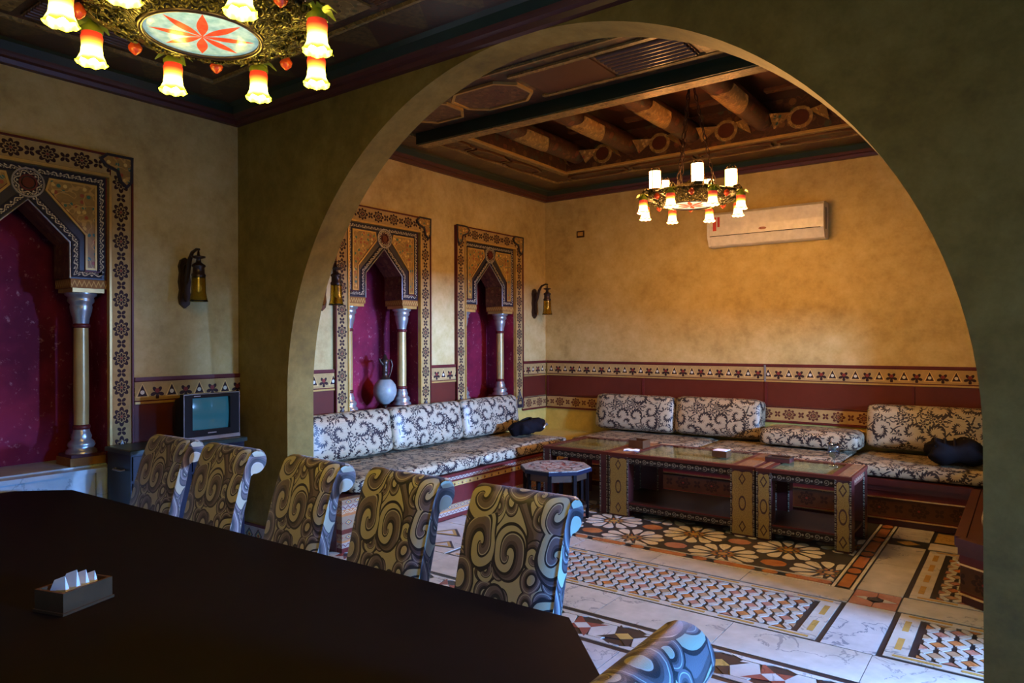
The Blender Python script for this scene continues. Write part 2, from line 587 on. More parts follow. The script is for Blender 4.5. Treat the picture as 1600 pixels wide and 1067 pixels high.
M['field'] = field('gilded_floral_field', (0.34, 0.195, 0.045), [(0.30, 0.06, 0.02), (0.03, 0.13, 0.10), (0.62, 0.42, 0.12)])
M['soffit'] = field('brown_floral_soffit', (0.11, 0.05, 0.022), [(0.05, 0.02, 0.012), (0.18, 0.10, 0.04), (0.10, 0.03, 0.02)], 16)
M['ceil'] = field('painted_ceiling_ground', (0.055, 0.021, 0.009), [(0.13, 0.065, 0.02), (0.045, 0.05, 0.028), (0.13, 0.04, 0.018)], 10)
M['ceil_dark'] = plain('dark_ceiling_wood', (0.040, 0.016, 0.009), 0.3)
M['ceil_gold'] = field('gilded_ceiling_ornament', (0.24, 0.15, 0.04), [(0.10, 0.05, 0.015), (0.30, 0.21, 0.07), (0.12, 0.10, 0.03)], 22)
M['ceil_green'] = plain('dark_green_paint', (0.006, 0.022, 0.014), 0.3)
M['ceil_red'] = plain('ceiling_red_brown', (0.075, 0.020, 0.009), 0.32)
M['reed'] = plain('reeded_wood', (0.10, 0.042, 0.017), 0.22)


def chair_fabric():
    g = G('swirl_chenille', 0.45, spec=0.45)
    g.set('Sheen Weight', 0.2)
    u, v = g.uv()
    nd = g.sep(g.noise_col(g.xyz(u, v), 4.0).k)
    q = g.xyz(u + nd[0] * 0.10, v * 0.92 + nd[1] * 0.10)
    px, py, _ = g.sep(q.k)
    KH, TP, BK, LT, BN = (0.44, 0.405, 0.27), (0.150, 0.112, 0.120), (0.010, 0.008, 0.011), (0.48, 0.45, 0.37), (0.075, 0.052, 0.055)
    # flowing ground between the discs
    fl = g.fr(g.noise(q, 3.2, 1.0) * 5.5)
    col = g.ramp(fl, [(0.0, KH), (0.34, BK), (0.42, TP), (0.58, BN), (0.70, BK), (0.76, KH)], True)
    def disc(S, off, R0, col, bias):
        qq = g.xyz(px + off, py - off * 0.6)
        a = g.vor(qq, S, 0.6)
        x, y, _ = g.sep(qq.k); cx, cy, _ = g.sep(a.outputs['Position'])
        c = g.sep(a.outputs['Color'])
        dx, dy = (x - cx) * S, (y - cy) * (S * 0.80)
        r = g.ln(dx, dy); th = g.at(dy, dx)
        sgn = (c[2] > 0.5) * 2.0 - 1.0
        k = r / (c[0] * 0.10 + R0)
        s = g.fr(th * sgn / (2 * PI) + k * 1.15 + c[0])
        spiral = g.ramp(s, [(0.0, BK), (0.13, BN), (0.26, TP), (0.50, LT), (0.54, BK), (0.63, KH)], True)
        oval = g.ramp(k, [(0.0, KH), (0.30, LT), (0.35, BK), (0.52, BN), (0.62, TP), (0.76, LT), (0.80, TP), (0.90, BK)], True)
        body = g.mix(c[1] > bias, spiral, oval)
        body = g.mix(k > 0.90, body, BK)
        return g.mix(k < 1.0, col, body)
    col = disc(9.5, 2.3, 0.34, col, 0.35)
    col = disc(5.2, 0.0, 0.37, col, 0.62)
    g.bump(g.noise(g.xyz(u, v), 300, 2), 0.2, 0.004)
    return g.done(col)


def sofa_fabric():
    g = G('silver_floral_jacquard', 0.42, spec=0.45)
    u, v = g.uv()
    nd = g.sep(g.noise_col(g.xyz(u, v), 5.0).k)
    q = g.xyz(u + nd[0] * 0.07, v + nd[1] * 0.07)
    px, py, _ = g.sep(q.k)
    def cell(S, off, rand=0.8):
        qq = g.xyz(px + off, py + off * 0.7)
        a = g.vor(qq, S, rand)
        x, y, _ = g.sep(qq.k); cx, cy, _ = g.sep(a.outputs['Position'])
        dx, dy = (x - cx) * S, (y - cy) * S
        return g.ln(dx, dy), g.at(dy, dx), g.sep(a.outputs['Color'])
    r, th, c = cell(5.4, 0.0)
    sg = (c[2] > 0.5) * 2.0 - 1.0
    s = g.abs(g.fr(th * sg / (2 * PI) + r * 1.9 + c[0]) - 0.5)
    teeth = g.sin(th * 15.0 + r * 20.0) * 0.5 + 0.5
    fern = (s < (0.075 + teeth * 0.20 * (r > 0.12))) * (r < 0.50) * (r > 0.03)
    r2, th2, c2 = cell(10.5, 3.7)
    flower = (r2 < (g.cos(th2 * 6.0) * 0.14 + 0.34)) * (r2 > 0.07) * (c2[0] > 0.2) * (g.abs(r2 - 0.18) > 0.022)
    r3, th3, c3 = cell(13.0, 8.1)
    curl = (g.abs(g.fr(th3 / (2 * PI) + r3 * 2.0) - 0.5) < 0.14) * (r3 < 0.47) * (c3[1] > 0.15)
    e = g.vor(g.xyz(px + 1.3, py + 0.4), 8.0, 0.9, 'DISTANCE_TO_EDGE')
    vine = V(g, e.outputs['Distance']) < 0.042
    out = r > 0.44
    mask = g.mx(fern, out * g.mx(flower, g.mx(curl * (r2 > 0.44), vine * (r2 > 0.44))))
    weave = g.noise(g.xyz(u * 4.0, v * 90.0), 3.0, 2)
    base = g.ramp(weave, [(0.3, (0.34, 0.28, 0.18)), (0.7, (0.47, 0.395, 0.265))])
    g.bump(mask * 0.6 + g.noise(g.xyz(u, v), 260, 2) * 0.3, 0.2, 0.003)
    return g.done(g.mix(mask, base, (0.020, 0.013, 0.015)))


M['chair'] = chair_fabric()
M['sofa'] = sofa_fabric()


def mosaic_top():
    g = G('inlaid_octagon_mosaic', 0.3)
    x, y, _ = g.sep(g.obj().k)
    r = g.ln(x, y); th = g.at(y, x)
    star = g.cos(th * 8.0) * 0.035
    v = g.vor(g.xyz(x, y), 34, 0.8); c = g.sep(v.outputs['Color'])
    col = g.ramp(c[0], [(0.0, (0.44, 0.46, 0.46)), (0.4, (0.34, 0.13, 0.12)), (0.58, (0.55, 0.56, 0.54)), (0.86, (0.12, 0.16, 0.19))], True)
    col = g.mix(g.abs(r - 0.11 - star) < 0.012, col, (0.25, 0.05, 0.03))
    col = g.mix(g.abs(r - 0.20 + star) < 0.012, col, (0.05, 0.05, 0.06))
    col = g.mix(r > 0.262, col, (0.34, 0.33, 0.30))
    e = g.vor(g.xyz(x, y), 34, 0.8, 'DISTANCE_TO_EDGE')
    col = g.mix(V(g, e.outputs['Distance']) < 0.04, col, (0.04, 0.03, 0.03))
    return g.done(col)


M['octo'] = mosaic_top()


def leg_panel():
    """gilded pillar panel with brown cartouches; object x across (centre 0), z up (0..0.54)"""
    g = G('gilded_table_leg_panel', 0.4)
    u, v = g.uv()
    n = g.noise(g.xyz(u, v), 120, 3)
    base = g.ramp(n, [(0.35, (0.27, 0.165, 0.035)), (0.65, (0.42, 0.27, 0.06))])
    def ring(zc, a, b, t=0.22):
        d = g.abs(u) / a + g.abs(v - zc) / b
        return (d < 1.0) * (d > 1.0 - t * 1.6)
    o = g.ln(u / 0.030, (v - 0.27) / 0.062)
    m = g.mx(g.mx(ring(0.47, 0.030, 0.05), ring(0.08, 0.030, 0.05)), (o < 1.0) * (o > 0.72))
    return g.done(g.mix(m, base, (0.07, 0.025, 0.012)))


M['leg_panel'] = leg_panel()
M['table_inlay'] = field('inlaid_top_under_glass', (0.34, 0.29, 0.14), [(0.18, 0.16, 0.08), (0.46, 0.40, 0.22), (0.22, 0.22, 0.15)], 30)
M['table_wood'] = field('orange_wood_inlay', (0.22, 0.095, 0.03), [(0.15, 0.06, 0.02), (0.30, 0.14, 0.045), (0.18, 0.08, 0.025)], 40)


def glassmat(name, tint=(0.9, 0.95, 0.92), rough=0.02):
    g = G(name, rough)
    g.set('Base Color', tint); g.set('Transmission Weight', 1.0); g.set('IOR', 1.45)
    return g.mat


M['glass'] = glassmat('clear_glass')
M['amber'] = glassmat('amber_glass', (0.75, 0.55, 0.10), 0.15)


def pane(name, tint, ior, rough):
    """thin clear glass: mirror-like at grazing angles on its outer side, clear otherwise"""
    g = G(name, 0.04)
    tr = g.node('ShaderNodeBsdfTransparent'); tr.inputs[0].default_value = (*tint, 1)
    gl = g.node('ShaderNodeBsdfGlossy'); gl.inputs['Roughness'].default_value = rough
    fr = g.node('ShaderNodeFresnel'); fr.inputs[0].default_value = ior
    ge = g.node('ShaderNodeNewGeometry')
    f = V(g, fr.outputs[0]) * (1.0 - V(g, ge.outputs['Backfacing']))
    mx = g.node('ShaderNodeMixShader')
    g.t.links.new(f.k, mx.inputs[0]); g.t.links.new(tr.outputs[0], mx.inputs[1]); g.t.links.new(gl.outputs[0], mx.inputs[2])
    g.t.links.new(mx.outputs[0], g.t.nodes['Material Output'].inputs[0])
    return g.mat


M['pane'] = pane('table_glass_pane', (0.90, 0.95, 0.91), 1.3, 0.06)
M['glass'] = pane('clear_drinking_glass', (0.74, 0.79, 0.84), 2.8, 0.06)


def shade_mat(name, top, mid, base, strength, z0, z1):
    """lit glass shade: coloured at the top, white at the bulb"""
    g = G(name, 0.25)
    _, _, z = g.sep(g.obj().k)
    f = (z - z0) / (z1 - z0)
    col = g.ramp(f, [(0.06, base), (0.26, mid), (0.50, mid), (0.62, (1.0, 0.45, 0.06)), (0.80, top)])
    st = g.ramp(f, [(0.0, (0.05,) * 3), (0.10, (0.06,) * 3), (0.24, (0.8,) * 3), (0.45, (0.6,) * 3), (0.62, (0.07,) * 3), (0.9, (0.022,) * 3)])
    sx, _, _ = g.sep(st.k)
    g.set('Emission Color', col); g.set('Emission Strength', sx * strength)
    return g.done(col)


M['shade_warm'] = shade_mat('lit_amber_tulip_glass', (0.75, 0.05, 0.02), (1.0, 0.78, 0.10), (0.65, 0.95, 0.06), E_SHADE, -0.115, 0.0)
M['shade_rose'] = shade_mat('lit_rose_tulip_glass', (0.7, 0.06, 0.03), (1.0, 0.62, 0.20), (1.0, 0.45, 0.25), E_SHADE, -0.115, 0.0)


def cyl_mat(name, a, b, st):
    g = G(name, 0.25)
    _, _, z = g.sep(g.obj().k)
    col = g.ramp(z / 0.17, [(0.0, a), (0.5, b), (1.0, a)])
    g.set('Emission Color', col); g.set('Emission Strength', st)
    return g.done(col)


M['cyl'] = cyl_mat('lit_rose_glass_cylinder', (0.85, 0.16, 0.08), (1.0, 0.72, 0.45), 2.2)
M['cyl_bright'] = cyl_mat('bright_lit_rose_glass_cylinder', (1.0, 0.30, 0.09), (1.0, 0.54, 0.15), 38.0)
M['pod'] = cyl_mat('red_glass_pod', (0.45, 0.05, 0.01), (0.5, 0.09, 0.02), 0.12)
M['bulb'] = emis('lit_bulb', (1.0, 0.85, 0.6), 40.0)


def disc_mat():
    g = G('backlit_flower_glass', 0.25)
    x, y, _ = g.sep(g.obj().k)
    r = g.ln(x, y); th = g.at(y, x)
    dl = g.m('ARCSINE', g.abs(g.cos(th * 4.0 + 0.5))) / 4.0
    sw = g.m('POWER', g.mx(g.sin(r * (PI / 0.17)), 0.0), 1.25)
    petal = (r < 0.168) * (r * dl < sw * 0.0175 + 0.001)
    n = g.noise(g.obj(), 26, 4)
    base = g.ramp(n, [(0.3, (0.16, 0.36, 0.34)), (0.7, (0.42, 0.58, 0.55))])
    red = g.ramp(n, [(0.3, (0.55, 0.035, 0.01)), (0.7, (0.8, 0.10, 0.03))])
    col = g.mix(petal, base, red)
    g.set('Emission Color', col); g.set('Emission Strength', 0.9)
    return g.done(col)


M['disc'] = disc_mat()


def screen():
    g = G('dark_glass_painted_reflection', 0.08)
    g.set('Emission Color', (0.02, 0.16, 0.26)); g.set('Emission Strength', 0.35)  # blue emission paints a daylight reflection onto the unlit screen
    return g.done((0.02, 0.05, 0.07))


M['screen'] = screen()
M['cab_blue'] = plain('dark_blue_lacquer', (0.008, 0.010, 0.026), 0.35, spec=0.3)
M['cab_edge'] = plain('dark_green_edge', (0.010, 0.030, 0.026), 0.35)
M['paper'] = plain('white_tissue', (0.85, 0.86, 0.88), 0.7, var=0.05)
M['box_wood'] = plain('brown_box_wood', (0.085, 0.034, 0.012), 0.5, spec=0.2)
M['cloth_black'] = plain('black_fabric', (0.008, 0.007, 0.009), 0.8, spec=0.08)
M['ledge'] = marble('pale_ledge_marble', (0.36, 0.42, 0.42), (0.52, 0.58, 0.57), (0.25, 0.3, 0.3), 0.3)
M['alabaster'] = plain('pale_stone_vase', (0.27, 0.29, 0.27), 0.4, scale=20)
M['sticker'] = plain('red_paper_label', (0.55, 0.05, 0.05), 0.5)

# ---------------------------------------------------------------- dimensions
XL, YB, YA, YR = -5.156, 7.741, 3.248, 3.487
XR_F, XR_R, YF = 2.6, 0.62, -2.6
NICHES = [(1.765, 0.755), (4.850, 0.86), (6.545, 0.86)]   # centre y, sill height
NTOP, NHW = 2.755, 0.485
ZC_F, ZC_R = 3.345, 3.44


# ---------------------------------------------------------------- walls
def wall_left():
    mb = MB()
    d = 0.62
    x0, x1 = XL - d, XL
    ys = [YF - 0.2]
    for c, s in NICHES:
        mb.box(x0, x1, ys[-1], c - NHW, 0, 3.95)
        mb.box(x0, x1, c - NHW, c + NHW, NTOP, 3.95)
        mb.box(x0, x1, c - NHW, c + NHW, 0, s)
        ys.append(c + NHW)
    mb.box(x0, x1, ys[-1], YB + 0.2, 0, 3.95)
    return struct('wall_left', mb, M['plaster'])


WL = wall_left()
WB = struct('wall_back', MB().box(XL, XR_R + 0.2, YB, YB + 0.2, 0, 3.95), M['plaster'])


def wall_with_openings(name, x0, x1, y0, y1, z1, ops, mat):
    """wall in the y direction with openings (ya, yb, za, zb)"""
    mb = MB(); y = y0
    for a, b, za, zb in ops:
        mb.box(x0, x1, y, a, 0, z1)
        if za > 0: mb.box(x0, x1, a, b, 0, za)
        mb.box(x0, x1, a, b, zb, z1); y = b
    mb.box(x0, x1, y, y1, 0, z1)
    return struct(name, mb, mat)


WRR = wall_with_openings('wall_right', XR_R, XR_R + 0.2, YR, YB + 0.2, 3.95, [(3.52, 4.34, 0.0, 1.92), (5.0, 6.15, 0.95, 1.92)], M['plaster'])
WRF = wall_with_openings('wall_right', XR_F, XR_F + 0.2, YF - 0.2, YA, 3.95, [(-0.9, 2.75, 0.35, 1.66)], M['plaster'])
WF = struct('wall_front', MB().box(XL, XR_F, YF - 0.2, YF, 0, 3.95), M['plaster'])


def window(n, x, y0, y1, z0, z1, k):
    mb = MB(); t = 0.05
    mb.box(x, x + 0.06, y0, y1, z0, z0 + t).box(x, x + 0.06, y0, y1, z1 - t, z1)
    for i in range(k + 1):
        y = y0 + (y1 - y0 - t) * i / k
        mb.box(x, x + 0.06, y, y + t, z0 + t, z1 - t)
    o = struct('window_%d' % n, mb, M['dark_wood'])
    return o


struct('door_1', MB().box(XR_R - 0.02, XR_R + 0.22, 3.50, 3.55, 0, 1.92).box(XR_R - 0.02, XR_R + 0.22, 4.31, 4.36, 0, 1.92).box(XR_R - 0.02, XR_R + 0.22, 3.50, 4.36, 1.90, 1.97), M['dark_wood'])
window(2, XR_R + 0.08, 5.0, 6.15, 0.95, 1.92, 1)
window(1, XR_F + 0.07, -0.9, 2.75, 0.35, 1.66, 4)


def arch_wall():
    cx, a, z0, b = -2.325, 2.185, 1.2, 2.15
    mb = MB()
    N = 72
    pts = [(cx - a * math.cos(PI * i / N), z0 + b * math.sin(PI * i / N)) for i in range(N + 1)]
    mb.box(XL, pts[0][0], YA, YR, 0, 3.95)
    mb.box(pts[-1][0], 6.6, YA, YR, 0, 3.95)  # outer length is unseen, added to block daylight lamps from the other room
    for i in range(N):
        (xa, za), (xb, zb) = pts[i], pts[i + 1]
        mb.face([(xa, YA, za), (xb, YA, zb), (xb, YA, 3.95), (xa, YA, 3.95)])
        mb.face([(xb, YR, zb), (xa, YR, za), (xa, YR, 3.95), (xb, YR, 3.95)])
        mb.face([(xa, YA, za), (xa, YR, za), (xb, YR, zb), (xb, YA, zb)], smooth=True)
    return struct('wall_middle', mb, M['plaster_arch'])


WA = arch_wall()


def skirting():
    h, t = 0.165, 0.02
    def run(n, x0, x1, y0, y1, swap=False):
        mb = MB().box(x0, x1, y0, y1, -h / 2, h / 2)
        return struct('baseboard_' + n, mb, M['skirt_band'], loc=(0, 0, h / 2))
    run('middle', XL + 0.001, -4.51, YA - t, YA - 0.001)
    run('arch', -4.51, -4.51 + t, YA - t, YR + t)
    run('right', -0.14 - t, XR_F, YA - t, YA - 0.001)
    run('left', XL, XL + t, 2.42, YA - t)


skirting()


# ---------------------------------------------------------------- painted wall trim
TRIM_N = [0]
def trim(mb, mat, loc=(0, 0, 0), parent=None, name=None):
    if parent is None:
        TRIM_N[0] += 1
        return struct('trim_%d' % TRIM_N[0], mb, mat, loc=loc)
    return part(name, mb, mat, parent, loc=loc)


def dado_left(y0, y1, lower=True):
    """frieze, red panel and lower frieze on the left wall"""
    t = trim(MB().box(XL + 0.001, XL + 0.022, y0, y1, -0.078, 0.078), M['frieze'], (0, 0, 1.252))
    trim(MB().box(0, 0.026, y0, y1, -0.012, 0.012), M['maroon'], (XL + 0.001, 0, 0.088), t, 'moulding')
    trim(MB().box(0, 0.026, y0, y1, -0.008, 0.008), M['gold'], (XL + 0.001, 0, -0.084), t, 'moulding')
    z1, z0 = 1.160, (0.898 if lower else 0.2)
    trim(MB().box(0, 0.012, y0, y1, z0 - 1.252, z1 - 1.252), M['red_panel'], (XL + 0.001, 0, 0), t, 'panel')
    if lower:
        trim(MB().box(0, 0.022, y0, y1, -0.075, 0.075), M['low_band'], (XL + 0.001, 0, 0.818 - 1.252), t, 'lower_frieze')
        trim(MB().box(0, 0.026, y0, y1, -0.008, 0.008), M['maroon'], (XL + 0.001, 0, 0.736 - 1.252), t, 'moulding')
    return t


dado_left(2.42, YA - 0.001, False)
dado_left(YR + 0.001, 4.205)
dado_left(5.495, 5.90)
dado_left(7.19, YB - 0.03)


def dado_back():
    x0, x1 = XL + 0.03, XR_R
    y = YB - 0.001
    cuts = [x0, -2.29, x1]
    t = None
    for a, b in zip(cuts[:-1], cuts[1:]):
        q = MB().box(a + 0.006, b - 0.006, YB - 0.022, y, -0.078, 0.078)
        if t is None: t = trim(q, M['frieze'], (0, 0, 1.252))
        else: trim(q, M['frieze'], (0, 0, 0), t, 'frieze')
    trim(MB().box(-2.30, -2.28, YB - 0.03, y, -0.09, 0.09), M['silver'], (0, 0, 0), t, 'joint_strip')
    trim(MB().box(x0, x1, YB - 0.027, y, 0.076, 0.1), M['maroon'], (0, 0, 0), t, 'moulding')
    trim(MB().box(x0, x1, YB - 0.027, y, -0.092, -0.076), M['gold'], (0, 0, 0), t, 'moulding')
    xs = [x0, -3.74, -2.29, -0.90, x1]
    for a, b in zip(xs[:-1], xs[1:]):
        trim(MB().box(a + 0.022, b - 0.004, YB - 0.013, y, 0.9 - 1.252, 1.16 - 1.252), M['red_panel'], (0, 0, 0), t, 'panel')
        trim(MB().box(a - 0.004, a + 0.022, YB - 0.024, y, 0.9 - 1.252, 1.16 - 1.252), M['maroon'], (0, 0, 0), t, 'batten')
    trim(MB().box(x0, x1, YB - 0.022, y, -0.078, 0.078), M['low_band'], (0, 0, 0.818 - 1.252), t, 'lower_frieze')
    trim(MB().box(x0, x1, YB - 0.027, y, -0.008, 0.008), M['maroon'], (0, 0, 0.736 - 1.252), t, 'moulding')


dado_back()
trim(MB().box(XL + 0.0005, XL + 0.006, YR, YB, 0.4, 0.74), M['plaster_low'])
trim(MB().box(XL + 0.006, XR_R, YB - 0.006, YB - 0.0005, 0.4, 0.74), M['plaster_low'])


# ---------------------------------------------------------------- niches
def niche(c, sill, label, ledge=False):
    t = thing('wall_niche', label, 'niche', (XL, c, 0))
    dep = 0.42
    mb = MB()
    mb.box(-dep - 0.05, -dep, -NHW, NHW, sill, NTOP)
    part('back_panel', mb, M['crimson'], t)
    for sg in (-1, 1):
        part('side_panel', MB().box(-dep, -0.002, min(sg * NHW, sg * (NHW - 0.012)), max(sg * NHW, sg * (NHW - 0.012)), sill, NTOP - 0.01), M['crimson'], t)
    part('sill', MB().box(-dep, 0.0, -NHW + 0.013, NHW - 0.013, sill - 0.0, sill + 0.012), M['maroon_dark'] if not ledge else M['ledge'], t)
    part('soffit', MB().box(-dep, -0.27, -NHW + 0.013, NHW - 0.013, NTOP - 0.03, NTOP - 0.003), M['maroon_dark'], t)
    # outer frame: two uprights and a head, with corner plaques
    fz0 = sill - 0.09 if not ledge else sill - 0.06
    HW = 0.635
    for sg in (-1, 1):
        up_ = MB().box(0.001, 0.03, -0.075, 0.075, fz0 - 1.8, NTOP + 0.15 - 1.8, swap=True)
        f = part('frame_upright', up_, M['frame_band'], t, loc=(0, sg * (NHW + 0.075), 1.8))
        part('moulding', MB().box(0.001, 0.042, -0.008, 0.008, fz0 - 1.8, NTOP - 1.8), M['gold'], f, loc=(0, -sg * 0.075, 0))
        part('moulding', MB().box(0.001, 0.042, -0.006, 0.006, fz0 - 1.8, NTOP + 0.15 - 1.8), M['maroon'], f, loc=(0, sg * 0.074, 0))
        # pointed foot
        pl = [(-0.06, -0.11), (0.06, -0.11), (0.062, -0.02), (0.02, 0.045), (0, 0.10), (-0.02, 0.045), (-0.062, -0.02)]
        g1 = part('foot_plaque', MB().prism(pl, WALLL, 0.03, 0.036), M['navy'], f, loc=(0, 0, fz0 + 0.115 - 1.8))
        g2 = MB().ribbon(pl[1:] + pl[:1], 0.008, WALLL, 0.036, 0.039)
        k = part('foot_plaque_rim', g2, M['silver'], f, loc=(0, 0, fz0 + 0.115 - 1.8))
        part('foot_plaque_inlay', MB().prism([(a * .5, b * .55) for a, b in pl], WALLL, 0.036, 0.040), M['frame_band'], f, loc=(0, 0, fz0 + 0.108 - 1.8))
    hd = MB().box(0.001, 0.03, -NHW + 0.0, NHW - 0.0, -0.075, 0.075)
    h = part('frame_head', hd, M['frame_band'], t, loc=(0, 0, NTOP + 0.075))
    part('moulding', MB().box(0.001, 0.042, -HW, HW, -0.006, 0.006), M['maroon'], h, loc=(0, 0, 0.074))
    part('moulding', MB().box(0.001, 0.042, -NHW, NHW, -0.008, 0.008), M['gold'], h, loc=(0, 0, -0.075))
    for sg in (-1, 1):
        cpl = [(-0.13, 0.04), (-0.10, 0.0), (-0.02, -0.03), (0.0, -0.10), (0.04, -0.13), (0.07, -0.09), (0.075, 0.075), (-0.09, 0.075)]
        cpl = [(sg * (a), b) for a, b in cpl]
        if sg < 0: cpl = cpl[::-1]
        cp = part('corner_plaque', MB().prism(cpl, WALLL, 0.03, 0.043), M['field'], h, loc=(0, sg * (NHW + 0.07), 0))
        part('corner_plaque_rim', MB().ribbon(cpl, 0.018, WALLL, 0.03, 0.047, closed=True), M['navy'], h, loc=(0, sg * (NHW + 0.07), 0))
    # spandrel panel carried by the columns
    a, zl, zs, za = 0.245, 2.035, 2.275, 2.525
    W = NHW - 0.008
    poly = [(-W, zl), (-a, zl), (-a, zs), (0, za), (a, zs), (a, zl), (W, zl), (W, NTOP - 0.004), (-W, NTOP - 0.004)]
    mb = MB()
    n = len(poly)
    th = 0.26
    # front as three convex pieces
    fr = [[(-W, zl), (-a, zl), (-a, zs), (-W, zs)], [(a, zl), (W, zl), (W, zs), (a, zs)],
          [(-W, zs), (-a, zs), (0, za), (0, NTOP - 0.004), (-W, NTOP - 0.004)], [(a, zs), (W, zs), (W, NTOP - 0.004), (0, NTOP - 0.004), (0, za)]]
    for pl in fr:
        pass
    mb.prism(poly, WALLL, -th + 0.001, -0.004)
    sp = part('spandrel', mb, M['navy'], t)
    sf = MB()
    for i in range(6):
        (y0, z0), (y1, z1) = poly[i], poly[i + 1]
        n_ = Vector((z1 - z0, y0 - y1)).normalized() * 0.0012
        y0, z0, y1, z1 = y0 + n_.x, z0 + n_.y, y1 + n_.x, z1 + n_.y
        sf.face([WALLL(y0, z0, -th + 0.004), WALLL(y1, z1, -th + 0.004), WALLL(y1, z1, -0.010), WALLL(y0, z0, -0.010)])
    part('spandrel_soffit', sf, M['soffit'], sp)
    # silver edge along the opening
    part('edge_bead', MB().tube([WALLL(y, z, 0.0) for y, z in [(-a, zl), (-a, zs), (0, za), (a, zs), (a, zl)]], 0.007, 6), M['silver'], sp)
    m_ = 0.034
    vine = [(-W + m_, zl + m_), (-a - m_, zl + m_), (-a - m_, zs + 0.015), (-0.03, za + 0.02)]
    cc = (0, za + 0.105)
    vr = [(-y, z) for y, z in vine]
    for path in (vine, vr):
        part('vine_band', MB().ribbon(path, 0.048, WALLL, -0.004, 0.004), M['vine'], sp)
    part('vine_band', MB().ribbon([(-W + m_, zl + m_), (-W + m_, NTOP - 0.04), (W - m_, NTOP - 0.04), (W - m_, zl + m_)], 0.048, WALLL, -0.004, 0.004), M['vine'], sp)
    circ = [(cc[0] + 0.068 * math.cos(2 * PI * k / 24), cc[1] + 0.068 * math.sin(2 * PI * k / 24)) for k in range(24)]
    part('vine_ring', MB().ribbon(circ, 0.034, WALLL, -0.004, 0.008, closed=True), M['vine'], sp)
    for R, mt in ((0.090, 'silver'), (0.048, 'maroon')):
        cr = [(cc[0] + R * math.cos(2 * PI * k / 24), cc[1] + R * math.sin(2 * PI * k / 24)) for k in range(24)]
        part('ring_bead', MB().ribbon(cr, 0.010, WALLL, -0.004, 0.012, closed=True), M[mt], sp)
    cr = [(cc[0] + 0.034 * math.cos(2 * PI * k / 16), cc[1] + 0.034 * math.sin(2 * PI * k / 16)) for k in range(16)]
    part('red_boss', MB().prism(cr, WALLL, -0.004, 0.012), M['red_panel'], sp)
    for sg in (-1, 1):
        fp = [(0.105, 2.60), (0.345, 2.335), (0.345, 2.105), (0.405, 2.105), (0.405, 2.675), (0.125, 2.675)]
        fp2 = [(sg * y, z) for y, z in fp]
        if sg < 0: fp2 = fp2[::-1]
        q = MB()
        quads = [[fp[0], fp[1], fp[4], fp[5]], [fp[1], fp[2], fp[3], fp[4]]]
        for k in quads:
            k = [(sg * y, z) for y, z in k]
            if sg < 0: k = k[::-1]
            q.face([WALLL(y, z, 0.003) for y, z in k])
        part('gilded_field', q, M['field'], sp)
        part('field_rim', MB().ribbon(fp2, 0.013, WALLL, -0.004, 0.008, closed=True), M['gold'], sp)
        part('field_rim', MB().ribbon([(sg * (0.25 + 0.013 - 0.25) + y * 1.0, z) for y, z in [(sg * yy, zz) for yy, zz in [(0.088, 2.615), (0.328, 2.35), (0.328, 2.088), (0.42, 2.088)]]], 0.008, WALLL, -0.004, 0.006), M['maroon'], sp)
    # columns, recessed under the spandrel legs
    for sg in (-1, 1):
        y = sg * 0.362
        blk = MB().box(-0.25, 0.002, -0.117, 0.117, 1.975, 2.034)
        cb = part('capital_block', MB().box(-0.25, 0.002, -0.113, 0.113, -0.03, 0.03), M['zig'], t, loc=(0, y, 2.003))
        part('capital_slab', MB().box(-0.235, -0.004, -0.10, 0.10, -0.058, -0.03), M['gold'], cb)
        x = -0.125
        cap = [(0.098, 1.945), (0.098, 1.93), (0.078, 1.915), (0.082, 1.90), (0.082, 1.885), (0.066, 1.868), (0.070, 1.85), (0.066, 1.82), (0.052, 1.77), (0.048, 1.735)]
        cl = part('capital', MB().lathe(cap[::-1], 20), M['silver'], t, loc=(x, y, 0))
        part('capital_ring', MB().lathe([(0.047, 1.705), (0.056, 1.712), (0.056, 1.728), (0.047, 1.735)], 20), M['maroon'], cl)
        b0 = sill + 0.012
        sh = part('shaft', MB().lathe([(0.046, b0 + 0.25), (0.048, b0 + 0.45), (0.045, 1.706)], 20), M['column'], t, loc=(x, y, 0))
        part('shaft_ring', MB().lathe([(0.047, b0 + 0.235), (0.056, b0 + 0.245), (0.056, b0 + 0.262), (0.047, b0 + 0.27)], 20), M['maroon'], sh)
        bs = [(0.098, b0 + 0.075), (0.094, b0 + 0.095), (0.075, b0 + 0.11), (0.086, b0 + 0.13), (0.080, b0 + 0.15), (0.060, b0 + 0.17), (0.064, b0 + 0.19), (0.054, b0 + 0.215), (0.050, b0 + 0.237)]
        bb = part('base', MB().lathe(bs, 20), M['silver'], t, loc=(x, y, 0))
        part('plinth', MB().box(-0.115, 0.112, -0.113, 0.113, b0 + 0.001, b0 + 0.055), M['zig'], bb)
        part('plinth_slab', MB().box(-0.105, 0.103, -0.103, 0.103, b0 + 0.055, b0 + 0.076), M['maroon_dark'], bb)
    if ledge:
        lp = [(-NHW - 0.3, 0.002), (-NHW - 0.3, 0.10), (0.33, 0.10)]
        slab = [(0.002, -0.9), (0.11, -0.9), (0.11, 0.40)] + [(0.11 - 0.108 * (1 - math.cos(k * PI / 12)), 0.40 + 0.13 * math.sin(k * PI / 12)) for k in range(1, 7)]
        part('marble_ledge', MB().prism(slab, XYZ, sill - 0.028, sill + 0.002), M['ledge'], t)
        ap = [(0.002, -0.9), (0.095, -0.9), (0.095, 0.36)]
        part('marble_apron', MB().prism(ap + [(0.002, 0.36)], XYZ, 0.001, sill - 0.028), M['ledge'], t)
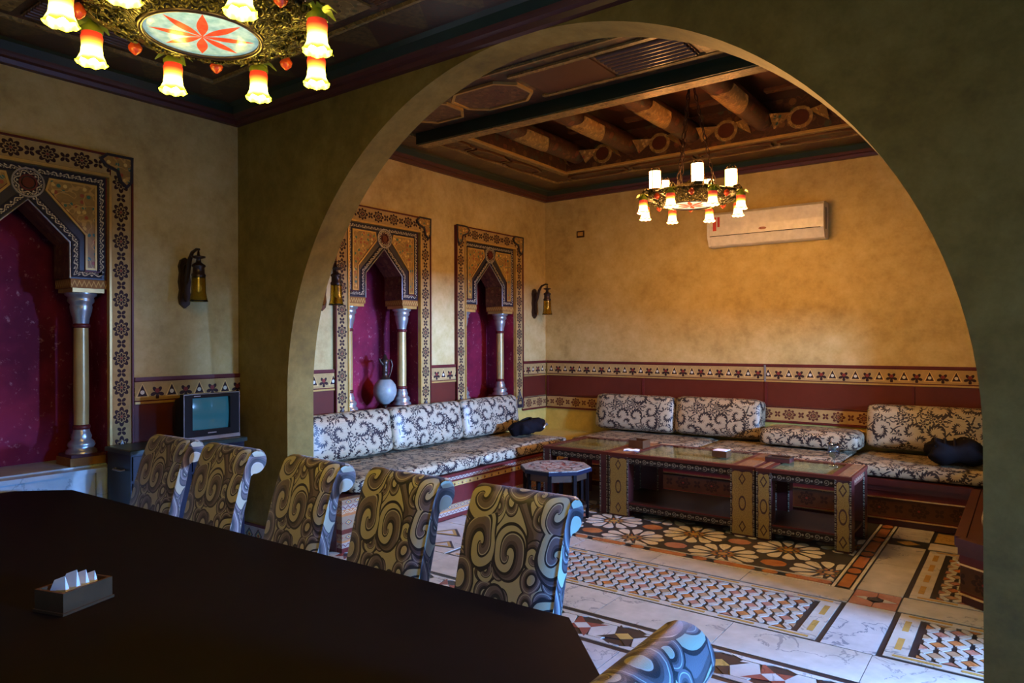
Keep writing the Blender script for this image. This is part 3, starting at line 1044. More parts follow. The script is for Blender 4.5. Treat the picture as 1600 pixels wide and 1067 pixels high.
        ap2 = [(0.002, 0.366), (0.095, 0.366), (0.095, 0.40)] + [(0.095 - 0.093 * (1 - math.cos(k * PI / 16)), 0.40 + 0.12 * math.sin(k * PI / 16)) for k in range(1, 9)]
        part('marble_corner', MB().prism(ap2, XYZ, 0.001, sill - 0.028, smooth=True), M['ledge'], t)
    return t


niche(*NICHES[0], 'dark arched wall niche above the marble ledge in the near room', True)
niche(*NICHES[1], 'arched wall niche with a crimson back and a pale vase inside')
niche(*NICHES[2], 'arched wall niche with a purple back nearest the room corner')


# ---------------------------------------------------------------- ceilings
def ring(mb, x0, x1, y0, y1, prof):
    """moulding profile (inset, z) swept round a rectangle"""
    for (i0, z0), (i1, z1) in zip(prof[:-1], prof[1:]):
        c = lambda i, z: [(x0 + i, y0 + i, z), (x1 - i, y0 + i, z), (x1 - i, y1 - i, z), (x0 + i, y1 - i, z)]
        A, B = c(i0, z0), c(i1, z1)
        for k in range(4):
            j = (k + 1) % 4
            L = (Vector(A[k]) - Vector(A[j])).length
            w_ = math.hypot(i1 - i0, z1 - z0)
            mb.face([A[k], A[j], B[j], B[k]], [(0, -w_ / 2), (L, -w_ / 2), (L - (i1 - i0), w_ / 2), (i1 - i0, w_ / 2)])
    return mb


M['tri'] = None
def tri_band():
    g = G('triangle_painted_border', 0.32)
    u, v = g.uv()
    a = g.abs(g.fr(u / 0.42) - 0.5) * 2.0
    up_ = (v * 3.4 + 0.5 < a * 1.1)
    n = g.noise(g.xyz(u, v), 30, 3)
    c1 = g.ramp(n, [(0.35, (0.05, 0.03, 0.012)), (0.65, (0.13, 0.075, 0.025))])
    c2 = g.ramp(n, [(0.35, (0.035, 0.022, 0.016)), (0.65, (0.07, 0.02, 0.012))])
    col = g.mix(up_, c1, c2)
    b = g.abs(v) > 0.12
    return g.done(g.mix(b, col, (0.03, 0.012, 0.008)))
M['tri'] = tri_band()


def reeded(parent, x0, x1, y0, y1, z, name='reeded_panel'):
    mb = MB().box(x0, x1, y0, y1, z - 0.012, z)
    n = 7
    for k in range(n):
        y = y0 + (y1 - y0) * (k + 0.5) / n
        r = (y1 - y0) / n * 0.42
        rows = []
        for q in range(5):
            an = PI * q / 4
            rows.append([(x0 + 0.01, y + r * math.cos(an), z - 0.012 - r * 0.8 * math.sin(an)), (x1 - 0.01, y + r * math.cos(an), z - 0.012 - r * 0.8 * math.sin(an))])
        mb.grid(rows)
    return part(name, mb, M['reed'], parent)


def ceiling(x0, x1, y0, y1, zc, rear):
    top = zc + 0.45
    mb = MB().box(x0, x1, y0, y1, top, top + 0.05)
    c = struct('ceiling', mb, M['ceil_dark'])
    part('cornice', ring(MB(), x0, x1, y0, y1, [(0.0, zc), (0.035, zc + 0.004), (0.05, zc + 0.03), (0.085, zc + 0.035), (0.10, zc + 0.055)]), M['maroon_dark'], c)
    part('cornice_bead', ring(MB(), x0, x1, y0, y1, [(0.098, zc + 0.055), (0.105, zc + 0.048), (0.115, zc + 0.058)]), M['ceil_red'], c)
    part('green_cove', ring(MB(), x0, x1, y0, y1, [(0.115, zc + 0.058), (0.15, zc + 0.10), (0.20, zc + 0.115)]), M['ceil_green'], c)
    zb = zc + 0.115
    part('triangle_border', ring(MB(), x0, x1, y0, y1, [(0.20, zb), (0.20, zb - 0.01), (0.49, zb - 0.004)]), M['tri'], c)
    part('border_moulding', ring(MB(), x0, x1, y0, y1, [(0.49, zb - 0.004), (0.495, zb - 0.02), (0.515, zb - 0.02), (0.52, zb)]), M['ceil_gold'], c)
    if not rear:
        part('outer_field', ring(MB(), x0, x1, y0, y1, [(0.52, zb), (0.95, zb), (0.95, zb - 0.05), (1.0, zb - 0.05), (1.0, top)]), M['ceil'], c)
        x = x1 - 0.6
        yy = y1 - 0.90
        k = 0
        while x > x0 + 0.8:
            L = (0.62, 0.34)[k % 2]
            if k % 2 == 0: reeded(c, x - L, x, yy, yy + 0.30, zb - 0.002)
            else: part('gilded_panel', MB().box(x - L, x, yy, yy + 0.30, zb - 0.014, zb - 0.002), M['ceil_gold'], c)
            x -= L + 0.05; k += 1
        y = y1 - 1.1; k = 0
        while y > -1.0:
            L = (0.62, 0.34)[k % 2]
            q = part('reeded_panel' if k % 2 == 0 else 'gilded_panel', MB(), None, c) if False else None
            if k % 2 == 0:
                mbp = MB().box(x0 + 0.6, x0 + 0.9, y - L, y, zb - 0.014, zb - 0.002)
                for j in range(7):
                    xx = x0 + 0.62 + 0.04 * j
                    mbp.tube([(xx, y - L + 0.01, zb - 0.014), (xx, y - 0.01, zb - 0.014)], 0.012, 6)
                part('reeded_panel', mbp, M['reed'], c)
            else: part('gilded_panel', MB().box(x0 + 0.6, x0 + 0.9, y - L, y, zb - 0.014, zb - 0.002), M['ceil_gold'], c)
            y -= L + 0.05; k += 1
        # central coffer logs
        for i in range(7):
            xx = x0 + 1.5 + i * 0.78
            part('beam', MB().tube([(xx, y0 + 1.0, top - 0.14), (xx, y1 - 1.0, top - 0.14)], 0.10, 10), M['ceil'], c)
        return c
    # ---- rear: wide flat border with lobed cartouches, then a beamed recess
    RX0, RX1, RY0, RY1 = -4.27, -0.27, 4.86, 6.85
    zb2 = zb
    fl = MB()
    I = 0.52
    X0, X1, Y0, Y1 = x0 + I, x1 - I + 0.40, y0 + I, y1 - I
    fl.face([(X0, Y0, zb2), (X0, RY0, zb2), (X1, RY0, zb2), (X1, Y0, zb2)])
    fl.face([(X0, RY1, zb2), (X0, Y1, zb2), (X1, Y1, zb2), (X1, RY1, zb2)])
    fl.face([(X0, RY0, zb2), (X0, RY1, zb2), (RX0, RY1, zb2), (RX0, RY0, zb2)])
    fl.face([(RX1, RY0, zb2), (RX1, RY1, zb2), (X1, RY1, zb2), (X1, RY0, zb2)])
    for (ax, ay), (bx, by) in (((RX0, RY0), (RX0, RY1)), ((RX0, RY1), (RX1, RY1)), ((RX1, RY1), (RX1, RY0)), ((RX1, RY0), (RX0, RY0))):
        fl.face([(ax, ay, zb2), (bx, by, zb2), (bx, by, top), (ax, ay, top)])
    part('border_field', fl, M['ceil'], c)
    # thin pale lines round the recess
    part('recess_moulding', MB().box(RX0 - 0.03, RX0, RY0, RY1 + 0.03, zb - 0.02, zb).box(RX0, RX1, RY1, RY1 + 0.03, zb - 0.02, zb), M['gold'], c)
    part('recess_border', MB().box(RX0, RX1, RY1 + 0.04, RY1 + 0.13, zb - 0.006, zb).box(RX0 - 0.13, RX0 - 0.04, RY0, RY1 + 0.13, zb - 0.006, zb), M['ceil_gold'], c)
    # the large dark green beam before the recess
    bm_ = part('cross_beam', MB().box(x0 + 0.55, RX1 + 0.4, 4.74, 4.90, zb - 0.105, zb + 0.05), M['ceil_green'], c)
    part('beam_gilding', MB().box(x0 + 0.55, RX1 + 0.4, 4.76, 4.885, zb - 0.111, zb - 0.105), M['ceil_gold'], bm_)
    part('beam_moulding', MB().box(x0 + 0.55, RX1 + 0.4, 4.895, 4.93, zb - 0.09, zb + 0.05), M['ceil_red'], bm_)
    # row of panels in front of the beam
    def octo(cx, cy, rx, ry): return [(cx - rx, cy - ry * .45), (cx - rx * .6, cy - ry), (cx + rx * .6, cy - ry), (cx + rx, cy - ry * .45), (cx + rx, cy + ry * .45), (cx + rx * .6, cy + ry), (cx - rx * .6, cy + ry), (cx - rx, cy + ry * .45)]
    def cart(cx, cy, rx, ry, mat='soffit'):
        pl = octo(cx, cy, rx, ry)
        o = part('cartouche', MB().prism(pl[::-1], XYZ, zb, zb - 0.010), M[mat], c)
        part('cartouche_rim', MB().ribbon(pl, 0.022, XYZ, zb, zb - 0.022, closed=True), M['gold'] if mat != 'ceil' else M['reed'], o)
        return o
    y_0, y_1 = 4.12, 4.62
    ym = (y_0 + y_1) / 2
    cart(-4.05, ym, 0.24, 0.22); cart(-3.42, ym, 0.32, 0.22)
    seq = [(-3.02, -2.42, 'plain'), (-2.38, -1.78, 'reed'), (-1.74, -1.30, 'gold'), (-1.26, -0.70, 'reed'), (-0.66, -0.30, 'plain')]
    for a, b, k in seq:
        if k == 'reed': reeded(c, a, b, y_0 + 0.06, y_1 - 0.06, zb)
        else: part('flat_panel' if k == 'plain' else 'gilded_panel', MB().box(a, b, y_0 + 0.04, y_1 - 0.04, zb - 0.012, zb), M['ceil_red'] if k == 'plain' else M['ceil_gold'], c)
    part('panel_row_border', MB().box(-3.08, RX1 + 0.3, y_0, y_0 + 0.04, zb - 0.016, zb).box(-3.08, RX1 + 0.3, y_1 - 0.03, y_1 + 0.01, zb - 0.016, zb), M['ceil_gold'], c)
    # cartouches along left border and back border
    for y in (5.15, 5.75, 6.35): cart(-4.53, y, 0.10, 0.27, 'ceil')
    for x in (-4.0, -3.2, -2.4, -1.6, -0.8): cart(x, 7.10, 0.36, 0.10, 'ceil')
    # logs
    def logmat(): return M['ceil']
    for xx in (-4.12, -3.46, -2.76, -2.05, -1.34, -0.63):
        zl = zb + 0.17
        lg = part('beam', MB().tube([(xx, RY0, zl), (xx, RY1, zl)], 0.105, 12), M['ceil'], c)
        mbg = MB()
        rows, uvr = [], []
        for k in range(9):
            an = PI + PI * k / 8
            rows.append([(xx + 0.109 * math.cos(an), yq, zl + 0.109 * math.sin(an)) for yq in (5.62, 5.70, 5.82, 6.0, 6.12, 6.2)])
            uvr.append([(0.109 * an, yq) for yq in (5.62, 5.70, 5.82, 6.0, 6.12, 6.2)])
        # lobed gilded sleeve
        for k in range(9):
            s_ = abs(k - 4) / 4
            rows[k][0] = (rows[k][0][0], 5.62 + 0.12 * (s_ > 0.3) * s_, rows[k][0][2]); rows[k][-1] = (rows[k][-1][0], 6.2 - 0.12 * s_, rows[k][-1][2])
        mbg.grid(rows, uvr)
        part('gilded_sleeve', mbg, M['ceil_gold'], lg)
        for yy, dr in ((RY1, -1), (RY0, 1)):
            tr = MB()
            for sg in (-1, 1):
                pts = [(xx + sg * 0.107, yy, zl - 0.11), (xx + sg * 0.107, yy + dr * 0.16, zl), (xx + sg * 0.30, yy, zl + 0.02)]
                tr.face(pts); tr.face(pts[::-1])
            part('triangle_bracket', tr, M['field'], lg)
    # painted boards between the logs: bands across
    for xx in (-3.79, -3.11, -2.40, -1.70, -0.98):
        for y in (5.25, 6.5):
            part('ceiling_board', MB().box(xx - 0.22, xx + 0.22, y - 0.04, y + 0.04, top - 0.03, top - 0.001), M['reed'], c)
        o8 = octo(xx, 5.9, 0.2, 0.3)
        part('ceiling_rosette', MB().prism(o8[::-1], XYZ, top - 0.001, top - 0.02), M['ceil_red'], c)
    # round medallions on the back face of the recess
    for xx in (-3.79, -3.11, -2.40, -1.70, -0.98):
        cr = [(xx + 0.10 * math.cos(2 * PI * k / 16), zb + 0.13 + 0.09 * math.sin(2 * PI * k / 16)) for k in range(16)]
        o = part('medallion', MB().prism(cr, lambda a, b, d: (a, RY1 - d, b), 0.001, 0.012), M['ceil_red'], c)
        part('medallion_rim', MB().ribbon(cr, 0.03, lambda a, b, d: (a, RY1 - d, b), 0.001, 0.02, closed=True), M['ceil_gold'], o)
    return c


ceiling(XL, XR_F, YF, YA, ZC_F, False)
ceiling(XL, XR_R, YR, YB, ZC_R, True)


# ---------------------------------------------------------------- floor
FL = struct('floor', MB().box(XL - 0.6, XR_F + 0.2, YF - 0.2, YB + 0.2, -0.12, -0.004), M['grout'])
TH = 0.004


def clip(poly, a, b, c):
    """keep a*x+b*y<=c"""
    out = []
    for i in range(len(poly)):
        p, q = poly[i], poly[(i + 1) % len(poly)]
        dp, dq = a * p[0] + b * p[1] - c, a * q[0] + b * q[1] - c
        if dp <= 0: out.append(p)
        if (dp < 0 < dq) or (dq < 0 < dp):
            t = dp / (dp - dq)
            out.append((p[0] + t * (q[0] - p[0]), p[1] + t * (q[1] - p[1])))
    return out


def rect(x0, x1, y0, y1): return [(x0, y0), (x1, y0), (x1, y1), (x0, y1)]
def clipr(p, x0, x1, y0, y1):
    for k in ((-1, 0, -x0), (1, 0, x1), (0, -1, -y0), (0, 1, y1)):
        p = clip(p, *k)
        if len(p) < 3: return []
    return p


def area2(p): return sum(p[i][0] * p[(i + 1) % len(p)][1] - p[(i + 1) % len(p)][0] * p[i][1] for i in range(len(p)))


def tile(name, poly, mat, z=0.0):
    if len(poly) < 3 or abs(area2(poly)) < 2e-4: return
    if area2(poly) < 0: poly = poly[::-1]
    cx = sum(p[0] for p in poly) / len(poly); cy = sum(p[1] for p in poly) / len(poly)
    q = [(a - cx, b - cy) for a, b in poly]
    return part(name, MB().prism(q, XYZ, -0.0045, z + random.uniform(-0.0006, 0.0004)), M[mat], FL, loc=(cx, cy, 0))


def slabs(x0, x1, y0, y1, n, m='marble', nm='marble_slab', gap=0.002):
    for i in range(n):
        a = x0 + (x1 - x0) * i / n; b = x0 + (x1 - x0) * (i + 1) / n
        tile(nm, rect(a + gap, b - gap, y0 + gap, y1 - gap), m)


XW = -4.2           # bench front
# open marble in the near room
for j in range(6):
    y0 = YF + j * 0.93
    if y0 > 2.9: break
    slabs(XL + 0.02, XR_F, y0, min(y0 + 0.93, 2.86), 8)
# star band: white band 2.86-3.235, black line, star band 3.27-3.56, black line
slabs(XL + 0.02, XR_F, 2.87, 3.235, 9)


def star(cx, cy, m1, m2, h=0.135):
    # hourglass star: four kites round a white lozenge
    k = h * 0.42
    loz = [(cx - k, cy), (cx, cy - k * 0.8), (cx + k, cy), (cx, cy + k * 0.8)]
    tile('star_centre', loz, m2)
    for sx in (-1, 1):
        for sy in (-1, 1):
            tri = [(cx + sx * 0.003, cy + sy * (k * 0.8)), (cx + sx * k, cy + sy * 0.003), (cx + sx * h * 0.95, cy + sy * h * 0.62)] if (sx * sy > 0) else [(cx + sx * 0.003, cy + sy * k * 0.8), (cx + sx * k, cy + sy * 0.003), (cx + sx * h * 0.62, cy + sy * h * 0.95)]
            tile('star_point', tri, m1)


xs = -4.65; k = 0
B0, B1 = 3.272, 3.555
mb_bg = []
while xs < 0.55:
    star(xs, (B0 + B1) / 2, ('redstone', 'grout')[k % 2], ('marble', 'ochre')[k % 2])
    xs += 0.262; k += 1
# white hexagonal pieces between the stars
xs = -4.65 - 0.131; k = 0
while xs < 0.68:
    yc = (B0 + B1) / 2
    hx = [(xs - 0.075, yc), (xs - 0.04, B0 + 0.045), (xs + 0.04, B0 + 0.045), (xs + 0.075, yc), (xs + 0.04, B1 - 0.045), (xs - 0.04, B1 - 0.045)]
    tile('marble_hexagon', hx, 'marble')
    for sy in (-1, 1):
        ye = B1 - 0.002 if sy > 0 else B0 + 0.002
        yi = yc + sy * 0.102
        tile('marble_wedge', [(xs - 0.125, ye), (xs - 0.05, yi), (xs + 0.05, yi), (xs + 0.125, ye)], 'marble')
        tile('marble_wedge', [(xs + 0.131 - 0.03, yc + sy * 0.12), (xs + 0.131 + 0.03, yc + sy * 0.12), (xs + 0.131 + 0.005, ye), (xs + 0.131 - 0.005, ye)], 'marble')
    xs += 0.262
# white band 3.59-3.95
slabs(XW, -0.64, 3.595, 3.952, 5); slabs(-0.64, 0.6, 3.595, 3.952, 2)


def hex_panel(x0, x1, y0, y1, du, dv, open_left=False, open_right=False):
    """mosaic strip: outer black line, ochre dashed border, lozenges and white kites"""
    lw = 0.028
    bw = 0.058
    rx0 = x0 + (0 if open_left else 0); rx1 = x1
    # border strips
    def dash(ax, bx, ay, by, horizontal):
        tile('border_slip', rect(ax, bx, ay, by), 'marble')
        L = (bx - ax) if horizontal else (by - ay)
        n = max(1, int(L / 0.26)); s = L / n
        for i in range(n):
            if horizontal:
                c_ = ax + s * (i + 0.5); tile('border_inlay', rect(c_ - s * 0.36, c_ + s * 0.36, (ay + by) / 2 - 0.011, (ay + by) / 2 + 0.011), 'ochre', 0.0012)
            else:
                c_ = ay + s * (i + 0.5); tile('border_inlay', rect((ax + bx) / 2 - 0.016, (ax + bx) / 2 + 0.016, c_ - s * 0.3, c_ + s * 0.3), 'ochre', 0.0012)
    dash(x0 + lw, x1 - lw, y0 + 0.014, y0 + 0.014 + bw, True)
    dash(x0 + lw, x1 - lw, y1 - 0.014 - bw, y1 - 0.014, True)
    if not open_right: dash(x1 - lw - 0.105, x1 - lw, y0 + 0.014 + bw + .002, y1 - 0.016 - bw, False)
    if not open_left: dash(x0 + lw, x0 + lw + 0.105, y0 + 0.014 + bw + .002, y1 - 0.016 - bw, False)
    ix0 = x0 + lw if open_left else x0 + lw + 0.14
    ix1 = x1 - lw if open_right else x1 - lw - 0.14
    iy0, iy1 = y0 + 0.014 + bw + 0.012, y1 - 0.014 - bw - 0.012
    nx = int((ix1 - ix0) / du) + 2; ny = int((iy1 - iy0) / dv) + 2
    gp = 0.0095
    for j in range(-1, ny):
        for i in range(-1, nx):
            cx = ix0 + (i + (0.5 if j % 2 else 0)) * du; cy = iy0 + j * dv
            a, b = du * 0.25, dv * 0.46
            loz = [(cx - a, cy), (cx, cy - b), (cx + a, cy), (cx, cy + b)]
            p = clipr(loz, ix0, ix1, iy0, iy1)
            if p: tile('lozenge_tile', p, ('orange', 'pink', 'tan')[(i + 2 * j) % 3])
            # white pieces between the lozenges: split by a black line
            mx_ = cx + du * 0.5
            h1 = [(cx + a + gp, cy), (cx + gp * 1.2, cy + b + gp), (cx + gp * 1.5, cy + dv * 0.98), (mx_ - a * 1.02, cy + dv - gp) , (mx_ - gp, cy + dv - b - gp), (mx_ - gp, cy + gp)]
            h2 = [(2 * mx_ - x_, y_) for x_, y_ in h1][::-1]
            for h in (h1, h2):
                hull = h
                p = clipr(hull, ix0, ix1, iy0, iy1)
                if p: tile('marble_kite', p, 'marble')


hex_panel(-3.55, -0.895, 3.955, 4.655, 0.150, 0.078)
hex_panel(-0.628, 0.62, 3.967, 4.672, 0.150, 0.078, open_right=True)
hex_panel(-0.628, 0.62, 4.957, 6.18, 0.150, 0.078, open_right=True)
# left of the strip: white slab with an inlaid triangle motif
slabs(XW, -3.56, 3.955, 4.655, 1)
for (ax, ay, s) in ((-3.92, 4.40, 0.17), (-3.72, 4.12, 0.14)):
    tri = [(ax - s, ay - s * .7), (ax + s, ay - s * .2), (ax - s * .1, ay + s * .8)]
    tile('inlay_outline', tri, 'grout', 0.0015)
    tile('inlay_triangle', [(ax + (x_ - ax) * .74, ay + (y_ - ay) * .74) for x_, y_ in tri], 'ochre', 0.0025)
    tile('inlay_centre', [(ax + (x_ - ax) * .45, ay + (y_ - ay) * .45) for x_, y_ in tri], 'marble', 0.0035)
# aisle between the panels
tile('marble_slab', rect(-0.892, -0.631, 3.957, 4.66), 'marble_blue')
for sy in (-1, 1):
    for sx in (-1, 1):
        cx, cy = -0.762, 4.805
        tile('rose_block', [(cx + sx * 0.128, cy + sy * 0.138), (cx + sx * 0.002, cy + sy * 0.138), (cx + sx * 0.002, cy + sy * 0.062), (cx + sx * 0.062, cy + sy * 0.002), (cx + sx * 0.128, cy + sy * 0.002)], 'pink')
for sx in (-1, 1): tile('marble_triangle', [(-0.762 + sx * 0.045, 4.835), (-0.762 + sx * 0.045, 4.775), (-0.762 + sx * 0.115, 4.805)], 'marble', 0.0015)
tile('black_block', rect(-0.80, -0.724, 4.775, 4.835), 'grout', 0.001)
for y0, y1 in ((4.95, 5.62), (5.62, 6.19)): tile('marble_slab', rect(-0.892, -0.631, y0 + .002, y1 - .002), 'marble')
tile('star_centre', [(-0.84, 6.30), (-0.762, 6.235), (-0.684, 6.30), (-0.762, 6.365)], 'ochre')
tile('marble_slab', rect(-0.892, -0.631, 6.41, 6.80), 'marble')
for i in range(2): tile('border_inlay', rect(-0.60 + .2 * i, -0.45 + .2 * i, 6.45, 6.75), 'ochre')
tile('border_slip', rect(-0.62, -0.36, 6.20, 6.40), 'marble')
# white row 4.66-4.95
slabs(XW, -0.896, 4.66, 4.905, 5); slabs(-0.626, 0.62, 4.678, 4.952, 2)
# rosette panel
RX0, RX1, RY0, RY1 = XW, -1.045, 5.035, 6.80
tile('slate_ground', rect(XW, RX1, RY0, RY1), 'slate', -0.0016)
def ring_border():
    # orange oblongs and octagons along the front, and along the right side
    x = RX1; k = 0
    yc = 4.973
    while x > XW + 0.1:
        L = 0.30 if k % 2 == 0 else 0.115
        if k % 2 == 0: tile('orange_oblong', [(x - L + .02, yc - .034), (x - .02, yc - .034), (x, yc), (x - .02, yc + .034), (x - L + .02, yc + .034), (x - L, yc)], 'orange')
        else: tile('orange_octagon', [(x - L + .03, yc - .036), (x - .03, yc - .036), (x - .005, yc - .012), (x - .005, yc + .012), (x - .03, yc + .036), (x - L + .03, yc + .036), (x - L + .005, yc + .012), (x - L + .005, yc - .012)], 'orange')
        x -= L + 0.045; k += 1
    tile('border_slip', rect(XW, RX1, 4.912, 4.928), 'petal'); tile('border_slip', rect(XW, RX1, 5.016, 5.028), 'petal')
    y = 4.95; k = 0
    xc = -0.972
    while y < 6.75:
        L = 0.28 if k % 2 == 0 else 0.115
        if k % 2 == 0: tile('orange_oblong', rect(xc - .036, xc + .036, y, y + L), 'orange')
        else: tile('orange_octagon', [(xc - .04, y + .03), (xc - .012, y), (xc + .012, y), (xc + .04, y + .03), (xc + .04, y + L - .03), (xc + .012, y + L), (xc - .012, y + L), (xc - .04, y + L - .03)], 'orange')
        y += L + 0.04; k += 1
    tile('border_slip', rect(-1.038, -1.02, 4.912, 6.8), 'petal'); tile('border_slip', rect(-0.925, -0.905, 4.912, 6.8), 'petal')


ring_border()
PET = None
def rosette(cx, cy):
    N = 12
    for k in range(N):
        a = 2 * PI * (k + 0.5) / N
        ca, sa = math.cos(a), math.sin(a)
        q = [(0.088, 0.0), (0.14, -0.024), (0.198, -0.043), (0.232, -0.043), (0.256, -0.014), (0.256, 0.014), (0.232, 0.043), (0.198, 0.043), (0.14, 0.024)]
        pl = [(cx + r_ * ca - t_ * sa, cy + r_ * sa + t_ * ca) for r_, t_ in q]
        p = clipr(pl, RX0, RX1 - 0.004, RY0 + 0.004, RY1)
        if p: tile('rosette_petal', p, 'petal')
        b = 2 * PI * k / N
        cb, sb = math.cos(b), math.sin(b)
        q = [(0.045, 0.0), (0.068, -0.013), (0.095, 0.0), (0.068, 0.013)]
        pl = [(cx + r_ * cb - t_ * sb, cy + r_ * sb + t_ * cb) for r_, t_ in q]
        p = clipr(pl, RX0, RX1 - 0.004, RY0 + 0.004, RY1)
        if p: tile('rosette_seed', p, ('orange', 'ochre')[k % 2])
    cpl = [(cx + 0.036 * math.cos(2 * PI * k / 8), cy + 0.036 * math.sin(2 * PI * k / 8)) for k in range(8)]
    p = clipr(cpl, RX0, RX1 - 0.004, RY0 + 0.004, RY1)
    if p: tile('rosette_centre', p, 'ochre')


for j in range(3):
    for i in range(-1, 6):
        cx = -1.105 - 0.75 * i - (0.375 if j % 2 else 0); cy = 5.18 + 0.385 * j
        if cx < XW - 0.1 or cx > -0.9: continue
        rosette(cx, cy)
        ox = cx - 0.375
        if ox > XW + 0.1:
            ov = [(ox + 0.092 * math.cos(2 * PI * (k + .5) / 8) , cy + 0.078 * math.sin(2 * PI * (k + .5) / 8)) for k in range(8)]
            tile('orange_octagon', clipr(ov, RX0, RX1, RY0, RY1), ('orange', 'pink')[(i + j) % 2])


# ---------------------------------------------------------------- seating along the walls
def bench_base(name, label, poly_top, faces, h=0.40):
    pass


def bench_run(t, p0, p1, style, h=0.40):
    """stepped front face from p0 to p1 (plan points, room side on the left of the direction)"""
    p0, p1 = Vector(p0), Vector(p1)
    L = (p1 - p0).length
    an = math.atan2(p1.y - p0.y, p1.x - p0.x)
    def strip(nm, z0, z1, out, mat, back=0.0):
        zc = (z0 + z1) / 2
        # local x along the run, -y towards the room
        mb = MB().box(0, L, -out, 0.03, z0 - zc, z1 - zc)
        part(nm, mb, M[mat], t, loc=(p0.x - t.location.x, p0.y - t.location.y, zc), rot=(0, 0, an))
    if style == 'left':
        for a in (('plinth', 0.0, 0.035, 0.004, 'maroon'), ('white_band', 0.035, 0.07, 0.002, 'bench_white'), ('orange_line', 0.07, 0.082, 0.006, 'orange'),
                  ('mosaic_band', 0.082, 0.125, 0.002, 'bench_mosaic'), ('panel', 0.125, 0.285, -0.006, 'maroon'), ('gilded_band', 0.285, 0.33, 0.004, 'bench_gold'),
                  ('red_moulding', 0.33, 0.345, 0.010, 'maroon'), ('white_band', 0.345, 0.375, 0.006, 'bench_white'), ('top_rail', 0.375, h, 0.014, 'maroon')):
            strip(*a)
    else:
        for a in (('plinth', 0.0, 0.055, -0.01, 'maroon_dark'), ('gilt_strip', 0.055, 0.068, 0.012, 'gold_strip'), ('panel', 0.068, 0.235, 0.0, 'bench_pat'),
                  ('gilt_strip', 0.235, 0.247, 0.014, 'gold_strip'), ('moulding', 0.247, 0.30, 0.004, 'maroon'), ('moulding', 0.30, 0.345, 0.02, 'maroon_dark'), ('top_rail', 0.345, h, 0.035, 'maroon_dark')):
            strip(*a)


XF, YFR = -4.215, 6.80
lb = thing('bench_base', 'low built-in bench with a red panelled front along the left wall', 'bench', (XL + 0.47, 5.2, 0))
part('seat_board', MB().box(XL + 0.008 - lb.location.x, XF - 0.03 - lb.location.x, YR + 0.002 - 5.2, 6.80 - 5.2, 0.002, 0.398), M['maroon_dark'], lb)
bench_run(lb, (XF, 6.79), (XF, 3.72), 'left') if False else None


def bench_run_dir(t, p0, p1, style):
    bench_run(t, p0, p1, style)


# room side must lie on the right of p0->p1 (local -y)
bench_run(lb, (XF, 3.72), (XF, 6.79), 'left')
# ornate end pilaster by the arch
for z0, z1, m_ in ((0.0, 0.035, 'maroon'), (0.035, 0.075, 'bench_white'), (0.075, 0.09, 'orange'), (0.09, 0.14, 'bench_mosaic'), (0.14, 0.175, 'red_panel'), (0.175, 0.275, 'bench_mosaic'), (0.275, 0.29, 'orange'), (0.29, 0.325, 'bench_orange'), (0.325, 0.36, 'bench_white'), (0.36, 0.399, 'bench_mosaic')):
    part('end_band', MB().box(-0.05, 0.03, -0.11, 0.11, -(z1 - z0) / 2, (z1 - z0) / 2), M[m_], lb, loc=(XF - lb.location.x, 3.605 - 5.2, (z0 + z1) / 2))

bb = thing('bench_base', 'long built-in bench with gilt lines under the air conditioner wall', 'bench', (-2.2, 7.3, 0))
part('seat_board', MB().box(XF - 0.03 + 2.2, XR_R + 2.2 - .002, YFR + 0.032 - 7.3, YB - 0.008 - 7.3, 0.002, 0.398), M['maroon_dark'], bb)
bench_run(bb, (XF + 0.02, YFR), (-0.36, YFR), 'back')
cs = thing('corner_shelf', 'yellow painted corner shelf between the two benches', 'shelf', (-4.75, 7.35, 0.4))
part('shelf_top', MB().bevbox(XL + 0.012 + 4.75, -4.27 + 4.75, 6.86 - 7.35, YB - 0.03 - 7.35, 0.0, 0.047, 0.006), M['plaster_low'], cs)
part('shelf_edge', MB().box(-4.27 + 4.75, -4.255 + 4.75, 6.86 - 7.35, YB - 0.03 - 7.35, 0.0, 0.040), M['maroon'], cs)

rb = thing('bench_base', 'built-in bench with gilt lines ending beside the right arch jamb', 'bench', (0.2, 5.8, 0))
part('seat_board', MB().prism([(-0.30 - .2, 5.07 - 5.8), (0.60 - .2, 4.42 - 5.8), (0.60 - .2, 6.79 - 5.8), (-0.30 - .2, 6.79 - 5.8)], XYZ, 0.002, 0.398), M['maroon_dark'], rb)
bench_run(rb, (-0.33, 6.76), (-0.33, 5.05), 'back') if False else None
bench_run(rb, (-0.335, 5.05), (0.59, 4.37), 'back')
def flip_run(t, x, y0, y1):
    for nm, z0, z1, out, mat in (('plinth', 0.0, 0.055, -0.01, 'maroon_dark'), ('gilt_strip', 0.055, 0.068, 0.012, 'gold_strip'), ('panel', 0.068, 0.235, 0.0, 'bench_pat'), ('gilt_strip', 0.235, 0.247, 0.014, 'gold_strip'), ('moulding', 0.247, 0.345, 0.004, 'maroon'), ('top_rail', 0.345, 0.40, 0.03, 'maroon_dark')):
        zc = (z0 + z1) / 2
        part(nm, MB().box(-out, 0.03, y0 - t.location.y, y1 - t.location.y, z0 - zc, z1 - zc), M[mat], t, loc=(x - t.location.x, 0, zc))
flip_run(rb, -0.335, 5.06, 6.76)


def soft(name, label, cat, dims, loc, rot=(0, 0, 0), r=0.05, puff=0.2, axis=2, group=None, mat='sofa', piping=True):
    mb = MB().cushion(*dims, r=r, puff=puff, n=10, axis=axis, flat=(axis == 2))
    o = link(name, mb.mesh(name, M[mat], weld=True), None, loc, rot)
    return tag(o, label, cat, group)


